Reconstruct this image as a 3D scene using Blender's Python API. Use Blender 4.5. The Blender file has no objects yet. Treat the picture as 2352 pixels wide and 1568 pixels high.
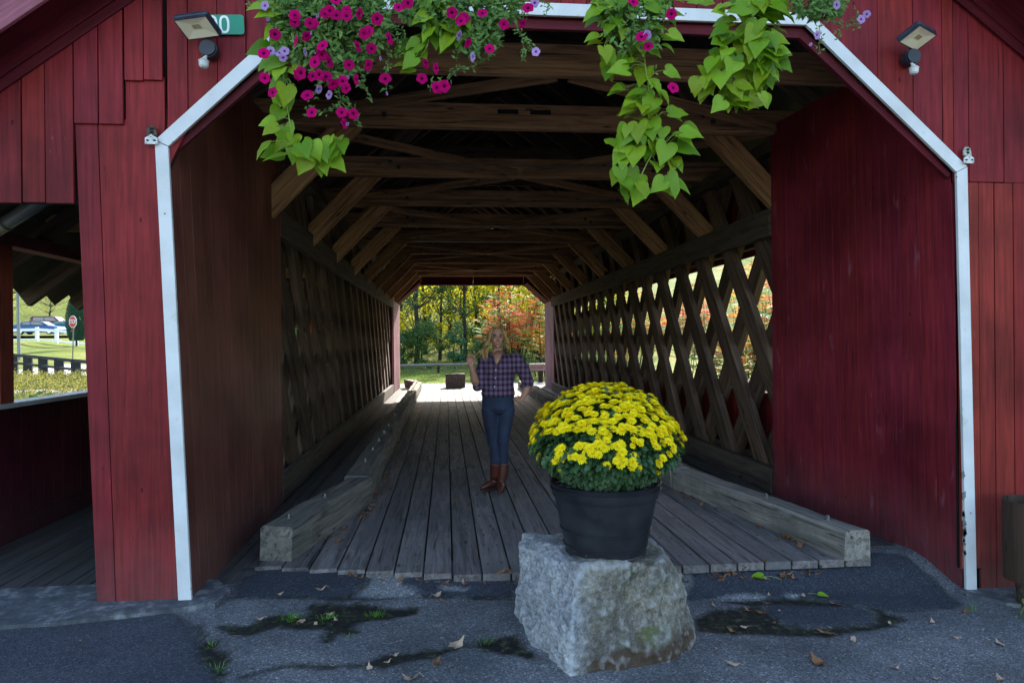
import bpy, math, random
from mathutils import Vector, Matrix, noise
R=math.radians
rnd=random.Random(7)
# ------------------------------------------------------------------ camera / light / exposure
sc=bpy.context.scene
CAMZ=1.55; YAW=R(5.5); PITCH=R(-0.1); ROLL=R(0.5); FPX=1568.0
fw=Vector((math.sin(YAW)*math.cos(PITCH),math.cos(YAW)*math.cos(PITCH),math.sin(PITCH)))
rt=Vector((math.cos(YAW),-math.sin(YAW),0)); up=rt.cross(fw)
rt2=rt*math.cos(ROLL)-up*math.sin(ROLL); up2=rt*math.sin(ROLL)+up*math.cos(ROLL)
cd=bpy.data.cameras.new("Camera"); cam=bpy.data.objects.new("Camera",cd)
sc.collection.objects.link(cam)
m3=Matrix((rt2,up2,-fw)).transposed()
cam.matrix_world=Matrix.Translation((0,0,CAMZ))@m3.to_4x4()
cd.sensor_width=36; cd.lens=36*FPX/2352; cd.clip_start=0.05; cd.clip_end=1000
sc.camera=cam
SUN_AZ=R(15); SUN_EL=R(30)      # azimuth from +Y towards +X
w=bpy.data.worlds.new("World"); sc.world=w; w.use_nodes=True
nt=w.node_tree; nt.nodes.clear()
sky=nt.nodes.new("ShaderNodeTexSky"); sky.sky_type='NISHITA'; sky.sun_disc=False
sky.sun_elevation=SUN_EL; sky.sun_rotation=SUN_AZ; sky.air_density=1.0; sky.dust_density=1.5
bg=nt.nodes.new("ShaderNodeBackground"); bg.inputs[1].default_value=0.15
wo=nt.nodes.new("ShaderNodeOutputWorld")
nt.links.new(sky.outputs[0],bg.inputs[0]); nt.links.new(bg.outputs[0],wo.inputs[0])
sl=bpy.data.lights.new("sun","SUN"); sl.energy=3.6; sl.angle=R(0.5); sl.color=(1.0,0.93,0.82)
so=bpy.data.objects.new("sun",sl); sc.collection.objects.link(so)
sd=Vector((math.sin(SUN_AZ)*math.cos(SUN_EL),math.cos(SUN_AZ)*math.cos(SUN_EL),math.sin(SUN_EL)))
so.rotation_euler=sd.to_track_quat('Z','Y').to_euler(); so.location=(5,20,30)
vs=sc.view_settings; vs.view_transform='Standard'; vs.look='None'; vs.gamma=1; vs.exposure=2.15
sc.render.engine='CYCLES'; sc.cycles.max_bounces=12; sc.cycles.diffuse_bounces=8

# ------------------------------------------------------------------ helpers
COL=sc.collection
class MB:
    """collects verts/faces, then builds ONE mesh object"""
    def __init__(s): s.v=[]; s.f=[]; s.m=[]; s.c=[]
    def quad(s,a,b,c,d,m=0):
        n=len(s.v); s.v+=[a,b,c,d]; s.f.append((n,n+1,n+2,n+3)); s.m.append(m)
    def tri(s,a,b,c,m=0):
        n=len(s.v); s.v+=[a,b,c]; s.f.append((n,n+1,n+2)); s.m.append(m)
    def box(s,x0,x1,y0,y1,z0,z1,m=0):
        n=len(s.v)
        s.v+=[(x,y,z) for z in(z0,z1) for y in(y0,y1) for x in(x0,x1)]
        for f in((0,2,3,1),(4,5,7,6),(0,1,5,4),(2,6,7,3),(0,4,6,2),(1,3,7,5)):
            s.f.append(tuple(n+i for i in f)); s.m.append(m)
    def prism(s,poly,y0,y1,m=0):
        """poly (x,z) counter-clockwise seen from -Y, extruded y0..y1"""
        n=len(s.v); k=len(poly)
        s.v+=[(x,y0,z) for x,z in poly]+[(x,y1,z) for x,z in poly]
        s.f.append(tuple(n+i for i in range(k))); s.m.append(m)
        s.f.append(tuple(n+k+i for i in reversed(range(k)))); s.m.append(m)
        for i in range(k):
            j=(i+1)%k; s.f.append((n+i,n+k+i,n+k+j,n+j)); s.m.append(m)
    def hull(s,a,b,m=0):
        """two equal rings joined and capped"""
        n=len(s.v); k=len(a); s.v+=list(a)+list(b)
        s.f.append(tuple(n+i for i in reversed(range(k)))); s.m.append(m)
        s.f.append(tuple(n+k+i for i in range(k))); s.m.append(m)
        for i in range(k):
            j=(i+1)%k; s.f.append((n+i,n+j,n+k+j,n+k+i)); s.m.append(m)
    def tube(s,pts,rads,seg=8,m=0,cap=True):
        pts=[Vector(p) for p in pts]; n0=len(s.v); k=len(pts)
        t=(pts[1]-pts[0]).normalized(); u=t.orthogonal().normalized()
        for i,p in enumerate(pts):
            if i==0: t=pts[1]-pts[0]
            elif i==k-1: t=pts[-1]-pts[-2]
            else: t=pts[i+1]-pts[i-1]
            t.normalize(); u=(u-t*u.dot(t)).normalized(); w_=t.cross(u)
            r=rads[i] if hasattr(rads,'__len__') else rads
            ra,rb=(r if hasattr(r,'__len__') else (r,r))
            for j in range(seg):
                a=2*math.pi*j/seg; s.v.append(tuple(p+u*math.cos(a)*ra+w_*math.sin(a)*rb))
        for i in range(k-1):
            for j in range(seg):
                a=n0+i*seg+j; b=n0+i*seg+(j+1)%seg
                s.f.append((a,b,b+seg,a+seg)); s.m.append(m)
        if cap:
            s.f.append(tuple(n0+j for j in reversed(range(seg)))); s.m.append(m)
            s.f.append(tuple(n0+(k-1)*seg+j for j in range(seg))); s.m.append(m)
    def rings(s,cs,seg=20,m=0,cap=True):
        """stack of horizontal-ish ellipses (x,y,z,rx,ry)"""
        n0=len(s.v)
        for (x,y,z,rx,ry) in cs:
            for j in range(seg):
                a=2*math.pi*j/seg; s.v.append((x+rx*math.cos(a),y+ry*math.sin(a),z))
        for i in range(len(cs)-1):
            for j in range(seg):
                a=n0+i*seg+j; b=n0+i*seg+(j+1)%seg
                s.f.append((a,b,b+seg,a+seg)); s.m.append(m)
        if cap:
            s.f.append(tuple(n0+j for j in reversed(range(seg)))); s.m.append(m)
            s.f.append(tuple(n0+(len(cs)-1)*seg+j for j in range(seg))); s.m.append(m)
    def ball(s,c,rx,ry=None,rz=None,seg=14,m=0):
        ry=ry or rx; rz=rz or rx; k=max(5,seg//2)
        s.rings([(c[0],c[1],c[2]-rz*math.cos(math.pi*(i+.35)/(k-.3)),rx*math.sin(math.pi*(i+.35)/(k-.3)),ry*math.sin(math.pi*(i+.35)/(k-.3))) for i in range(k)],seg,m)
    def mesh(s,name,mats,smooth=False):
        me=bpy.data.meshes.new(name); me.from_pydata(s.v,[],s.f)
        mats=mats if isinstance(mats,(list,tuple)) else [mats]
        for q in mats: me.materials.append(q)
        if len(mats)>1: me.polygons.foreach_set('material_index',s.m)
        if s.c and len(s.c)==len(s.v):
            ca=me.color_attributes.new('Col','FLOAT_COLOR','POINT')
            flat=[]
            for c in s.c: flat+=[c[0],c[1],c[2],1.0]
            ca.data.foreach_set('color',flat)
        if smooth: me.polygons.foreach_set('use_smooth',[True]*len(me.polygons))
        me.update(); return me
    def build(s,name,mats,parent=None,smooth=False,bevel=0,loc=None):
        o=bpy.data.objects.new(name,s.mesh(name,mats,smooth)); COL.objects.link(o)
        if loc: o.location=loc
        if bevel:
            b=o.modifiers.new('bevel','BEVEL'); b.width=bevel; b.segments=2; b.limit_method='ANGLE'; b.angle_limit=R(40)
        if parent: attach(o,parent)
        return o
def worldT(p):
    M=Matrix.Identity(4)
    while p is not None:
        M=(Matrix.Translation(p.location)@p.rotation_euler.to_matrix().to_4x4()@Matrix.Diagonal((*p.scale,1))) @ M if p.parent is None else p.matrix_parent_inverse@(Matrix.Translation(p.location)@p.rotation_euler.to_matrix().to_4x4()@Matrix.Diagonal((*p.scale,1)))@M
        p=p.parent
    return M
def attach(o,parent):
    o.parent=parent; o.matrix_parent_inverse=worldT(parent).inverted()
def tag(o,label=None,cat=None,group=None,kind=None):
    if label: o['label']=label
    if cat: o['category']=cat
    if group: o['group']=group
    if kind: o['kind']=kind
    return o
def empty(name,loc,label,cat,group=None,rz=0):
    o=bpy.data.objects.new(name,None); COL.objects.link(o); o.location=loc; o.rotation_euler=(0,0,rz)
    o.empty_display_size=.2
    return tag(o,label,cat,group)
def place(name,me,M,parent=None):
    """object sharing mesh me, placed with world matrix M"""
    o=bpy.data.objects.new(name,me); COL.objects.link(o)
    l,r,s_=M.decompose(); o.location=l; o.rotation_euler=r.to_euler(); o.scale=s_
    if parent: attach(o,parent)
    return o
def copy_tree(o,parent=None):
    c=o.copy(); COL.objects.link(c)
    if parent: c.parent=parent
    for ch in list(o.children): copy_tree(ch,c)
    return c
def onY(x,y,Y):
    r=fw*FPX+rt2*(x-1176)-up2*(y-784); t=Y/r.y
    return Vector((r.x*t,Y,CAMZ+r.z*t))
def sstep(a,b,x):
    t=max(0,min(1,(x-a)/(b-a))); return t*t*(3-2*t)

# ------------------------------------------------------------------ materials
def newmat(name):
    m=bpy.data.materials.new(name); m.use_nodes=True; n=m.node_tree.nodes; n.clear()
    o=n.new("ShaderNodeOutputMaterial"); b=n.new("ShaderNodeBsdfPrincipled")
    m.node_tree.links.new(b.outputs[0],o.inputs[0]); return m,n,m.node_tree.links,b,o
def ramp(n,stops):
    r=n.new("ShaderNodeValToRGB"); e=r.color_ramp.elements
    while len(e)<len(stops): e.new(.5)
    for i,(p,c) in enumerate(stops): e[i].position=p; e[i].color=(*c,1) if len(c)==3 else c
    return r
def mixc(n,l,fac,a,b,mode='MIX'):
    x=n.new("ShaderNodeMix"); x.data_type='RGBA'; x.blend_type=mode
    for s_,v in((0,fac),(6,a),(7,b)):
        if hasattr(v,'links'): l.new(v,x.inputs[s_])
        elif s_==0: x.inputs[0].default_value=v
        else: x.inputs[s_].default_value=(*v,1)
    return x.outputs[2]
def noi(n,l,coord,scale,detail=4,rough=.55,dist=0):
    t=n.new("ShaderNodeTexNoise"); t.inputs['Scale'].default_value=scale; t.inputs['Detail'].default_value=detail
    t.inputs['Roughness'].default_value=rough; t.inputs['Distortion'].default_value=dist
    if coord: l.new(coord,t.inputs['Vector'])
    return t.outputs[0]
def mapping(n,l,scale,rot=(0,0,0),src='Object'):
    tc=n.new("ShaderNodeTexCoord"); mp=n.new("ShaderNodeMapping"); mp.inputs['Scale'].default_value=scale
    mp.inputs['Rotation'].default_value=rot; l.new(tc.outputs[src],mp.inputs[0]); return mp.outputs[0]
def bump(n,l,b,h,strength=.4,dist=.01,prev=None):
    x=n.new("ShaderNodeBump"); x.inputs['Strength'].default_value=strength; x.inputs['Distance'].default_value=dist
    l.new(h,x.inputs['Height']); 
    if prev: l.new(prev,x.inputs['Normal'])
    l.new(x.outputs[0],b.inputs['Normal']); return x.outputs[0]
def wood(name,dark,light,axis='X',rough=.8,var=.25,grain=1.0,spec=.3,fine=60,rnd_obj=False,stain=None,bstr=.35,island=True):
    """timber with grain stretched along a local axis, each plank a little different"""
    m,n,l,b,o=newmat(name)
    k=[22.*grain,22.*grain,22.*grain]; k['XYZ'.index(axis)]=1.3*grain
    tc=n.new("ShaderNodeTexCoord"); geo=n.new("ShaderNodeNewGeometry"); oi=n.new("ShaderNodeObjectInfo")
    rsrc=oi.outputs['Random'] if rnd_obj else geo.outputs['Random Per Island']
    add=n.new("ShaderNodeVectorMath"); add.operation='MULTIPLY_ADD'
    cr=n.new("ShaderNodeCombineXYZ"); 
    for i in range(3): l.new(rsrc,cr.inputs[i])
    l.new(cr.outputs[0],add.inputs[0]); add.inputs[1].default_value=(17,31,23); l.new(tc.outputs['Object'],add.inputs[2])
    mp=n.new("ShaderNodeMapping"); mp.inputs['Scale'].default_value=k; l.new(add.outputs[0],mp.inputs[0])
    g=noi(n,l,mp.outputs[0],1.0,8,.72,.8)
    k2=[3.,3.,3.]; k2['XYZ'.index(axis)]=.6
    mp2=n.new("ShaderNodeMapping"); mp2.inputs['Scale'].default_value=k2; l.new(add.outputs[0],mp2.inputs[0])
    g2=noi(n,l,mp2.outputs[0],1.0,3,.6)
    r=ramp(n,[(.37,tuple(q*.7 for q in dark)),(.5,tuple((p_+q)*.5 for p_,q in zip(dark,light))),(.63,light)]); l.new(g,r.inputs[0])
    c=mixc(n,l,.28,r.outputs[0],mixc(n,l,g2,dark,light),'MIX')
    kc=[52.*grain]*3; kc['XYZ'.index(axis)]=1.6*grain
    mp4=n.new("ShaderNodeMapping"); mp4.inputs['Scale'].default_value=kc; l.new(add.outputs[0],mp4.inputs[0])
    rc=ramp(n,[(.31,(.8,.8,.8)),(.37,(0,0,0))]); l.new(noi(n,l,mp4.outputs[0],1.0,3,.5,.3),rc.inputs[0])
    c=mixc(n,l,rc.outputs[0],c,tuple(q*.22 for q in dark))
    kk=[9.]*3; kk['XYZ'.index(axis)]=2.6
    mp5=n.new("ShaderNodeMapping"); mp5.inputs['Scale'].default_value=kk; l.new(add.outputs[0],mp5.inputs[0])
    vk=n.new("ShaderNodeTexVoronoi"); l.new(mp5.outputs[0],vk.inputs['Vector']); vk.inputs['Scale'].default_value=1.
    rk_=ramp(n,[(.06,(.85,.85,.85)),(.14,(0,0,0))]); l.new(vk.outputs['Distance'],rk_.inputs[0])
    c=mixc(n,l,rk_.outputs[0],c,tuple(q*.35 for q in dark))
    hs=n.new("ShaderNodeHueSaturation"); l.new(c,hs.inputs['Color'])
    mr=n.new("ShaderNodeMapRange"); mr.inputs[3].default_value=1-var; mr.inputs[4].default_value=1+var
    l.new(rsrc,mr.inputs[0]); l.new(mr.outputs[0],hs.inputs['Value'])
    col=hs.outputs[0]
    if stain:
        g3=noi(n,l,add.outputs[0],1.1,5,.6); r3=ramp(n,[(.48,(0,0,0)),(.68,(1,1,1))]); l.new(g3,r3.inputs[0])
        col=mixc(n,l,r3.outputs[0],col,stain)
    l.new(col,b.inputs['Base Color']); b.inputs['Roughness'].default_value=rough
    b.inputs['Specular IOR Level'].default_value=spec
    bump(n,l,b,g,bstr,.004); return m
def plain(name,col,rough=.6,metal=0,nscale=8,namt=.15,spec=.4,bstr=0,bscale=60):
    m,n,l,b,o=newmat(name); c=mapping(n,l,(1,1,1)); g=noi(n,l,c,nscale,5,.6)
    d=tuple(max(0,x*(1-namt*1.6)) for x in col); e=tuple(min(1,x*(1+namt)) for x in col)
    r=ramp(n,[(.3,d),(.7,e)]); l.new(g,r.inputs[0]); l.new(r.outputs[0],b.inputs['Base Color'])
    b.inputs['Roughness'].default_value=rough; b.inputs['Metallic'].default_value=metal; b.inputs['Specular IOR Level'].default_value=spec
    if bstr: bump(n,l,b,noi(n,l,c,bscale,4),bstr,.003)
    return m
def leafmat(name,cols,trans=.4,rough=.5,spec=.3,veins=False):
    m,n,l,b,o=newmat(name); geo=n.new("ShaderNodeNewGeometry")
    st=[(i/(max(1,len(cols)-1)),c) for i,c in enumerate(cols)]
    r=ramp(n,st); l.new(geo.outputs['Random Per Island'],r.inputs[0])
    c0=mapping(n,l,(1,1,1)); g=noi(n,l,c0,14,3)
    mr=n.new("ShaderNodeMapRange"); mr.inputs[3].default_value=.72; mr.inputs[4].default_value=1.28; l.new(g,mr.inputs[0])
    hs=n.new("ShaderNodeHueSaturation"); l.new(r.outputs[0],hs.inputs['Color']); l.new(mr.outputs[0],hs.inputs['Value'])
    l.new(hs.outputs[0],b.inputs['Base Color']); b.inputs['Roughness'].default_value=rough; b.inputs['Specular IOR Level'].default_value=spec
    t=n.new("ShaderNodeBsdfTranslucent"); l.new(hs.outputs[0],t.inputs[0])
    mx=n.new("ShaderNodeMixShader"); mx.inputs[0].default_value=trans
    l.new(b.outputs[0],mx.inputs[1]); l.new(t.outputs[0],mx.inputs[2]); l.new(mx.outputs[0],o.inputs[0]); return m

def paint(name,col,axis='Z',var=.13,worn=(.26,.07,.075),rough=.6,scuff=.0,spec=.18):
    """painted boards: per-board tint, faint brush grain, dirt specks, weathered patches"""
    m,n,l,b,o=newmat(name)
    tc=n.new("ShaderNodeTexCoord"); geo=n.new("ShaderNodeNewGeometry")
    k=[40.,40.,40.]; k['XYZ'.index(axis)]=2.
    mp=n.new("ShaderNodeMapping"); mp.inputs['Scale'].default_value=k; l.new(tc.outputs['Object'],mp.inputs[0])
    g=noi(n,l,mp.outputs[0],1.,5,.6,.4)
    big=noi(n,l,tc.outputs['Object'],1.4,4,.55)
    d=tuple(x*.62 for x in col); e=(min(1,col[0]*1.26),col[1]*1.35+.001,col[2]*1.3+.001)
    r=ramp(n,[(.34,d),(.66,e)]); l.new(big,r.inputs[0])
    r2=ramp(n,[(.36,(.68,.68,.68)),(.64,(1.14,1.14,1.14))]); l.new(g,r2.inputs[0])
    c=mixc(n,l,1.,r.outputs[0],r2.outputs[0],'MULTIPLY')
    hs=n.new("ShaderNodeHueSaturation"); l.new(c,hs.inputs['Color'])
    mr=n.new("ShaderNodeMapRange"); mr.inputs[3].default_value=1-var; mr.inputs[4].default_value=1+var
    l.new(geo.outputs['Random Per Island'],mr.inputs[0]); l.new(mr.outputs[0],hs.inputs['Value'])
    mh=n.new("ShaderNodeMapRange"); mh.inputs[3].default_value=.495; mh.inputs[4].default_value=.505
    l.new(geo.outputs['Random Per Island'],mh.inputs[0]); l.new(mh.outputs[0],hs.inputs['Hue'])
    col2=hs.outputs[0]
    # specks (knots, nail heads, chips)
    k3=[9.,9.,9.]; k3['XYZ'.index(axis)]=4.5
    mp3=n.new("ShaderNodeMapping"); mp3.inputs['Scale'].default_value=k3; l.new(tc.outputs['Object'],mp3.inputs[0])
    v=n.new("ShaderNodeTexVoronoi"); v.inputs['Scale'].default_value=1.; l.new(mp3.outputs[0],v.inputs['Vector'])
    rv=ramp(n,[(.05,(1,1,1)),(.085,(0,0,0))]); l.new(v.outputs['Distance'],rv.inputs[0])
    rr=ramp(n,[(.48,(0,0,0)),(.53,(1,1,1))]); l.new(noi(n,l,tc.outputs['Object'],5,2),rr.inputs[0])
    fac=mixc(n,l,1.,rv.outputs[0],rr.outputs[0],'MULTIPLY')
    col2=mixc(n,l,fac,col2,tuple(x*.25 for x in col))
    # pale scratches
    k4=[55.,55.,55.]; k4['XYZ'.index(axis)]=7.
    mp4=n.new("ShaderNodeMapping"); mp4.inputs['Scale'].default_value=k4; l.new(tc.outputs['Object'],mp4.inputs[0])
    rs=ramp(n,[(.70,(0,0,0)),(.77,(1,1,1))]); l.new(noi(n,l,mp4.outputs[0],1.,3,.7),rs.inputs[0])
    col2=mixc(n,l,rs.outputs[0],col2,worn)
    if scuff:
        k5=[10.,10.,10.]; k5['XYZ'.index(axis)]=3.
        mp5=n.new("ShaderNodeMapping"); mp5.inputs['Scale'].default_value=k5; l.new(tc.outputs['Object'],mp5.inputs[0])
        r5=ramp(n,[(.66,(0,0,0)),(.78,(scuff,)*3)]); l.new(noi(n,l,mp5.outputs[0],1.,2,.5),r5.inputs[0])
        col2=mixc(n,l,r5.outputs[0],col2,worn)
    # dark checks along the grain
    k6=[30.,30.,30.]; k6['XYZ'.index(axis)]=1.1
    mp6=n.new("ShaderNodeMapping"); mp6.inputs['Scale'].default_value=k6; l.new(tc.outputs['Object'],mp6.inputs[0])
    r6=ramp(n,[(.255,(.85,.85,.85)),(.285,(0,0,0))]); l.new(noi(n,l,mp6.outputs[0],1.,2,.5),r6.inputs[0])
    col2=mixc(n,l,r6.outputs[0],col2,tuple(x*.2 for x in col))
    # weather splash near the ground (its own dirt)
    sz=n.new("ShaderNodeSeparateXYZ"); l.new(tc.outputs['Object'],sz.inputs[0])
    ms=n.new("ShaderNodeMapRange"); ms.inputs[1].default_value=.55; ms.inputs[2].default_value=-.15; ms.inputs[3].default_value=0; ms.inputs[4].default_value=.75; l.new(sz.outputs[2],ms.inputs[0])
    mm=n.new("ShaderNodeMath"); mm.operation='MULTIPLY'; l.new(ms.outputs[0],mm.inputs[0]); l.new(noi(n,l,tc.outputs['Object'],11,6,.7),mm.inputs[1])
    if axis=='Z': col2=mixc(n,l,mm.outputs[0],col2,(.10,.085,.08))
    l.new(col2,b.inputs['Base Color']); b.inputs['Roughness'].default_value=rough; b.inputs['Specular IOR Level'].default_value=spec
    bump(n,l,b,g,.35,.004); return m

RED=paint('red_painted_boards',(.195,.0145,.018),var=.08)
RED2=paint('red_painted_boards_brighter',(.215,.020,.016),var=.07)
REDIN=paint('dark_red_panel_paint',(.190,.0155,.026),var=.05,scuff=.85,worn=(.26,.08,.11),rough=.55)
BROWNIN=paint('brown_panel_paint',(.155,.046,.034),var=.05,worn=(.11,.05,.05),rough=.5)
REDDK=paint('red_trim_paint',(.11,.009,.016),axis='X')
PINKIN=paint('pale_red_panel_paint',(.26,.11,.14),var=.05,worn=(.4,.25,.27))  # paler, greyer red for the far side panels
WHITE=None
def whitepaint():
    m,n,l,b,o=newmat('white_trim_paint'); tc=n.new("ShaderNodeTexCoord")
    g=noi(n,l,tc.outputs['Object'],2.5,5,.6); r=ramp(n,[(.3,(.52,.52,.51)),(.6,(.68,.68,.67))]); l.new(g,r.inputs[0])
    v=n.new("ShaderNodeTexVoronoi"); v.inputs['Scale'].default_value=7; l.new(tc.outputs['Object'],v.inputs['Vector'])
    rv=ramp(n,[(.03,(1,1,1)),(.045,(0,0,0))]); l.new(v.outputs['Distance'],rv.inputs[0])
    c=mixc(n,l,rv.outputs[0],r.outputs[0],(.08,.07,.06))
    # dirt and green growth in patches
    rd=ramp(n,[(.6,(0,0,0)),(.72,(.7,.7,.7))]); l.new(noi(n,l,tc.outputs['Object'],3.3,6,.7),rd.inputs[0])
    c=mixc(n,l,rd.outputs[0],c,(.42,.41,.34))
    l.new(c,b.inputs['Base Color']); b.inputs['Roughness'].default_value=.45
    bump(n,l,b,noi(n,l,tc.outputs['Object'],60,3),.15,.002); return m
WHITE=whitepaint()
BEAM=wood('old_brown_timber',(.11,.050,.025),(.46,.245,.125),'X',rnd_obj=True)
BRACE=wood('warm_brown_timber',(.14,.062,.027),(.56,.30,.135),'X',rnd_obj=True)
LATT=wood('weathered_lattice_timber',(.034,.018,.010),(.150,.092,.060),'X',rnd_obj=True,var=.3)
CHORD=wood('grey_chord_timber',(.035,.023,.016),(.135,.098,.070),'Y')
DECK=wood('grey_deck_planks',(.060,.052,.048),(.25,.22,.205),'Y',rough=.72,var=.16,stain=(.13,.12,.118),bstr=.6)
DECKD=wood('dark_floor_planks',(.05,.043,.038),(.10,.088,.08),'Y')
KERB=wood('grey_kerb_timber',(.07,.062,.05),(.34,.305,.25),'X',rough=.88,rnd_obj=True,stain=(.12,.115,.10),bstr=1.0,grain=.8)
ROOFB=wood('roof_boards',(.022,.018,.016),(.05,.04,.035),'Y')
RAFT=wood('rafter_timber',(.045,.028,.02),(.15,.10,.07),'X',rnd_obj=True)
IRON=plain('dark_iron',(.06,.055,.05),.5,.7)
ZINC=plain('galvanised_steel',(.22,.22,.22),.4,.8)
CONC=plain('grey_concrete',(.27,.265,.25),.85,0,5,.3,bstr=.5)
BLACK=plain('black_gap',(.006,.005,.005),.9)

# ------------------------------------------------------------------ ground
def asph_z(x,y):
    pl=-.02-.031*(x+1.6)
    if x<-1.6: pl=-.02
    a=sstep(0,1,(4.78-y)/.55)
    return (-.028)*(1-a)+pl*a
def terrain(x,y):
    d=math.hypot(x*.6,y)
    L=sstep(8,16,-x)
    def pw(t,pts):
        for i in range(len(pts)-1):
            if t<=pts[i+1][0]:
                a,b=pts[i],pts[i+1]; k=max(0,min(1,(t-a[0])/(b[0]-a[0]))); k=k*k*(3-2*k) if i%2 else k
                return a[1]+(b[1]-a[1])*k
        return pts[-1][1]
    l=pw(y,[(-40,-.2),(7,-.35),(9.5,-2.2),(20,-2.0),(26,-.9),(38,-.1),(44,.5),(56,1.15),(66,1.7),(75,2.2),(89,2.6),(150,21),(260,42)])
    r=pw(y,[(-40,-.2),(6.5,-.35),(9,-2.6),(20,-2.6),(22.6,-.06),(39,-.06),(48,.6),(80,9),(150,26),(260,40)])
    if x>16 and y<60: r+= (x-16)*.28
    z=l*L+r*(1-L)
    z+=.12*noise.noise(Vector((x*.2,y*.2,3)))*sstep(26,40,abs(y)+abs(x))
    return z
m,n,l,b,o=newmat('lawn_and_soil'); GRASSG=m
tc=n.new("ShaderNodeTexCoord")
g1=noi(n,l,tc.outputs['Object'],.35,5,.6); g2=noi(n,l,tc.outputs['Object'],9,5,.75)
c1=ramp(n,[(.3,(.09,.13,.02)),(.5,(.16,.20,.03)),(.7,(.26,.25,.07))]); l.new(g1,c1.inputs[0])
c2=ramp(n,[(.3,(.5,.5,.5)),(.7,(1.25,1.25,1.2))]); l.new(g2,c2.inputs[0])
l.new(mixc(n,l,1.,c1.outputs[0],c2.outputs[0],'MULTIPLY'),b.inputs['Base Color']); b.inputs['Roughness'].default_value=.95
b.inputs['Specular IOR Level'].default_value=.1
bump(n,l,b,g2,.8,.08)
mb=MB()
xs=[-200,-160,-130,-105,-85]+[-70+i*3 for i in range(20)]+[-11.5+i*1.15 for i in range(26)]+[20+i*3 for i in range(8)]+[50,70,110,160]
ys=[-60,-40,-25,-12,-4]+[-1+i*1.0 for i in range(34)]+[34+i*2.5 for i in range(28)]+[110,125,145,170,210,260]
for y in ys:
    for x in xs:
        z=terrain(x,y)
        if -4.6<x<14 and y<6.5: z=min(z,-.5)
        mb.v.append((x,y,z))
nx=len(xs)
for j in range(len(ys)-1):
    for i in range(nx-1):
        a=j*nx+i; mb.f.append((a,a+1,a+nx+1,a+nx)); mb.m.append(0)
tag(mb.build('ground',GRASSG,smooth=True),kind='structure')

# asphalt with worn patches, moss in the cracks
def polyd(px,py,P):
    """signed distance to polygon (negative inside)"""
    d=1e9; inside=False; j=len(P)-1
    for i in range(len(P)):
        x1,y1=P[j]; x2,y2=P[i]
        if (y1>py)!=(y2>py) and px<(x2-x1)*(py-y1)/(y2-y1)+x1: inside=not inside
        ex,ey=x2-x1,y2-y1; t=max(0,min(1,((px-x1)*ex+(py-y1)*ey)/(ex*ex+ey*ey+1e-9)))
        d=min(d,math.hypot(px-x1-ex*t,py-y1-ey*t)); j=i
    return -d if inside else d
def gz(x,y,z=-.06):
    r=fw*FPX+rt2*(x-1176)-up2*(y-784); t=(z-CAMZ)/r.z; return (r.x*t,r.y*t)
def lined(px,py,P):
    d=1e9
    for i in range(len(P)-1):
        x1,y1=P[i]; x2,y2=P[i+1]; ex,ey=x2-x1,y2-y1; t=max(0,min(1,((px-x1)*ex+(py-y1)*ey)/(ex*ex+ey*ey+1e-9)))
        d=min(d,math.hypot(px-x1-ex*t,py-y1-ey*t))
    return d
C2=lambda x,y:gz(564.5+.3643*x,997+.3643*y)
C4=lambda x,y:gz(1693.5+.3643*x,997+.3643*y,-.1)
MOSS=[[C2(*p) for p in [(400,1080),(560,1090),(700,1070),(860,1085),(1090,1080),(1060,1120),(900,1160),(720,1190),(700,1250),(600,1270),(520,1320),(470,1290),(520,1250),(380,1250),(200,1240),(80,1265),(60,1200),(220,1150),(380,1150)]],
      [C2(*p) for p in [(860,1400),(1000,1370),(1280,1340),(1450,1290),(1690,1240),(1800,1330),(1850,1400),(1600,1350),(1400,1320),(1250,1370),(1200,1400),(1000,1440),(860,1480),(800,1450)]],
      [gz(*p) for p in [(460,1490),(500,1480),(530,1510),(525,1560),(500,1565),(470,1530)]],
      [gz(*p) for p in [(510,1450),(600,1440),(640,1450),(560,1470)]]]
WET=[[C4(*p) for p in [(-260,1140),(-150,1080),(0,1060),(130,1040),(200,1110),(300,1170),(500,1180),(680,1160),(860,1150),(870,1060),(780,1030),(900,1040),(1070,1110),(980,1150),(860,1170),(700,1200),(560,1230),(350,1240),(100,1230),(-100,1230),(-260,1220)]],
     [C4(*p) for p in [(-100,1020),(150,1010),(400,990),(560,1020),(640,1035),(500,1040),(200,1030),(60,1050)]]]
PALE=[[C2(*p) for p in [(780,900),(990,905),(980,960),(1060,980),(1100,1020),(900,1030),(730,1030),(760,960)]],
      [C2(*p) for p in [(1170,890),(1500,890),(1690,900),(1500,908),(1200,905)]],
      [C2(*p) for p in [(1230,965),(1400,970),(1390,990),(1250,985)]],[C2(*p) for p in [(1600,1010),(1700,1010),(1690,1025),(1610,1022)]],
      [C4(*p) for p in [(-150,1010),(40,985),(180,990),(60,1020),(-140,1025)]],[C4(*p) for p in [(310,970),(400,975),(390,995),(320,992)]]]
NEWP=[[C4(*p) for p in [(190,1030),(400,1010),(700,1030),(850,1080),(860,1150),(700,1155),(480,1180),(330,1170),(250,1130),(180,1080)]],
      [C4(*p) for p in [(-300,1020),(-260,880),(300,860),(700,800),(1060,815),(1240,890),(1430,1000),(1340,1030),(1000,1060),(700,1020),(400,990),(100,1000)]],
      [gz(*p) for p in [(-900,1420),(200,1418),(330,1405),(430,1440),(450,1480),(500,1530),(520,1700),(-900,1900)]],
      [C2(*p) for p in [(-40,860),(600,850),(830,890),(720,960),(640,1050),(-60,1060)]],
      [C2(*p) for p in [(1000,910),(1690,915),(1690,1005),(1100,1015),(990,960)]]]
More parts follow.
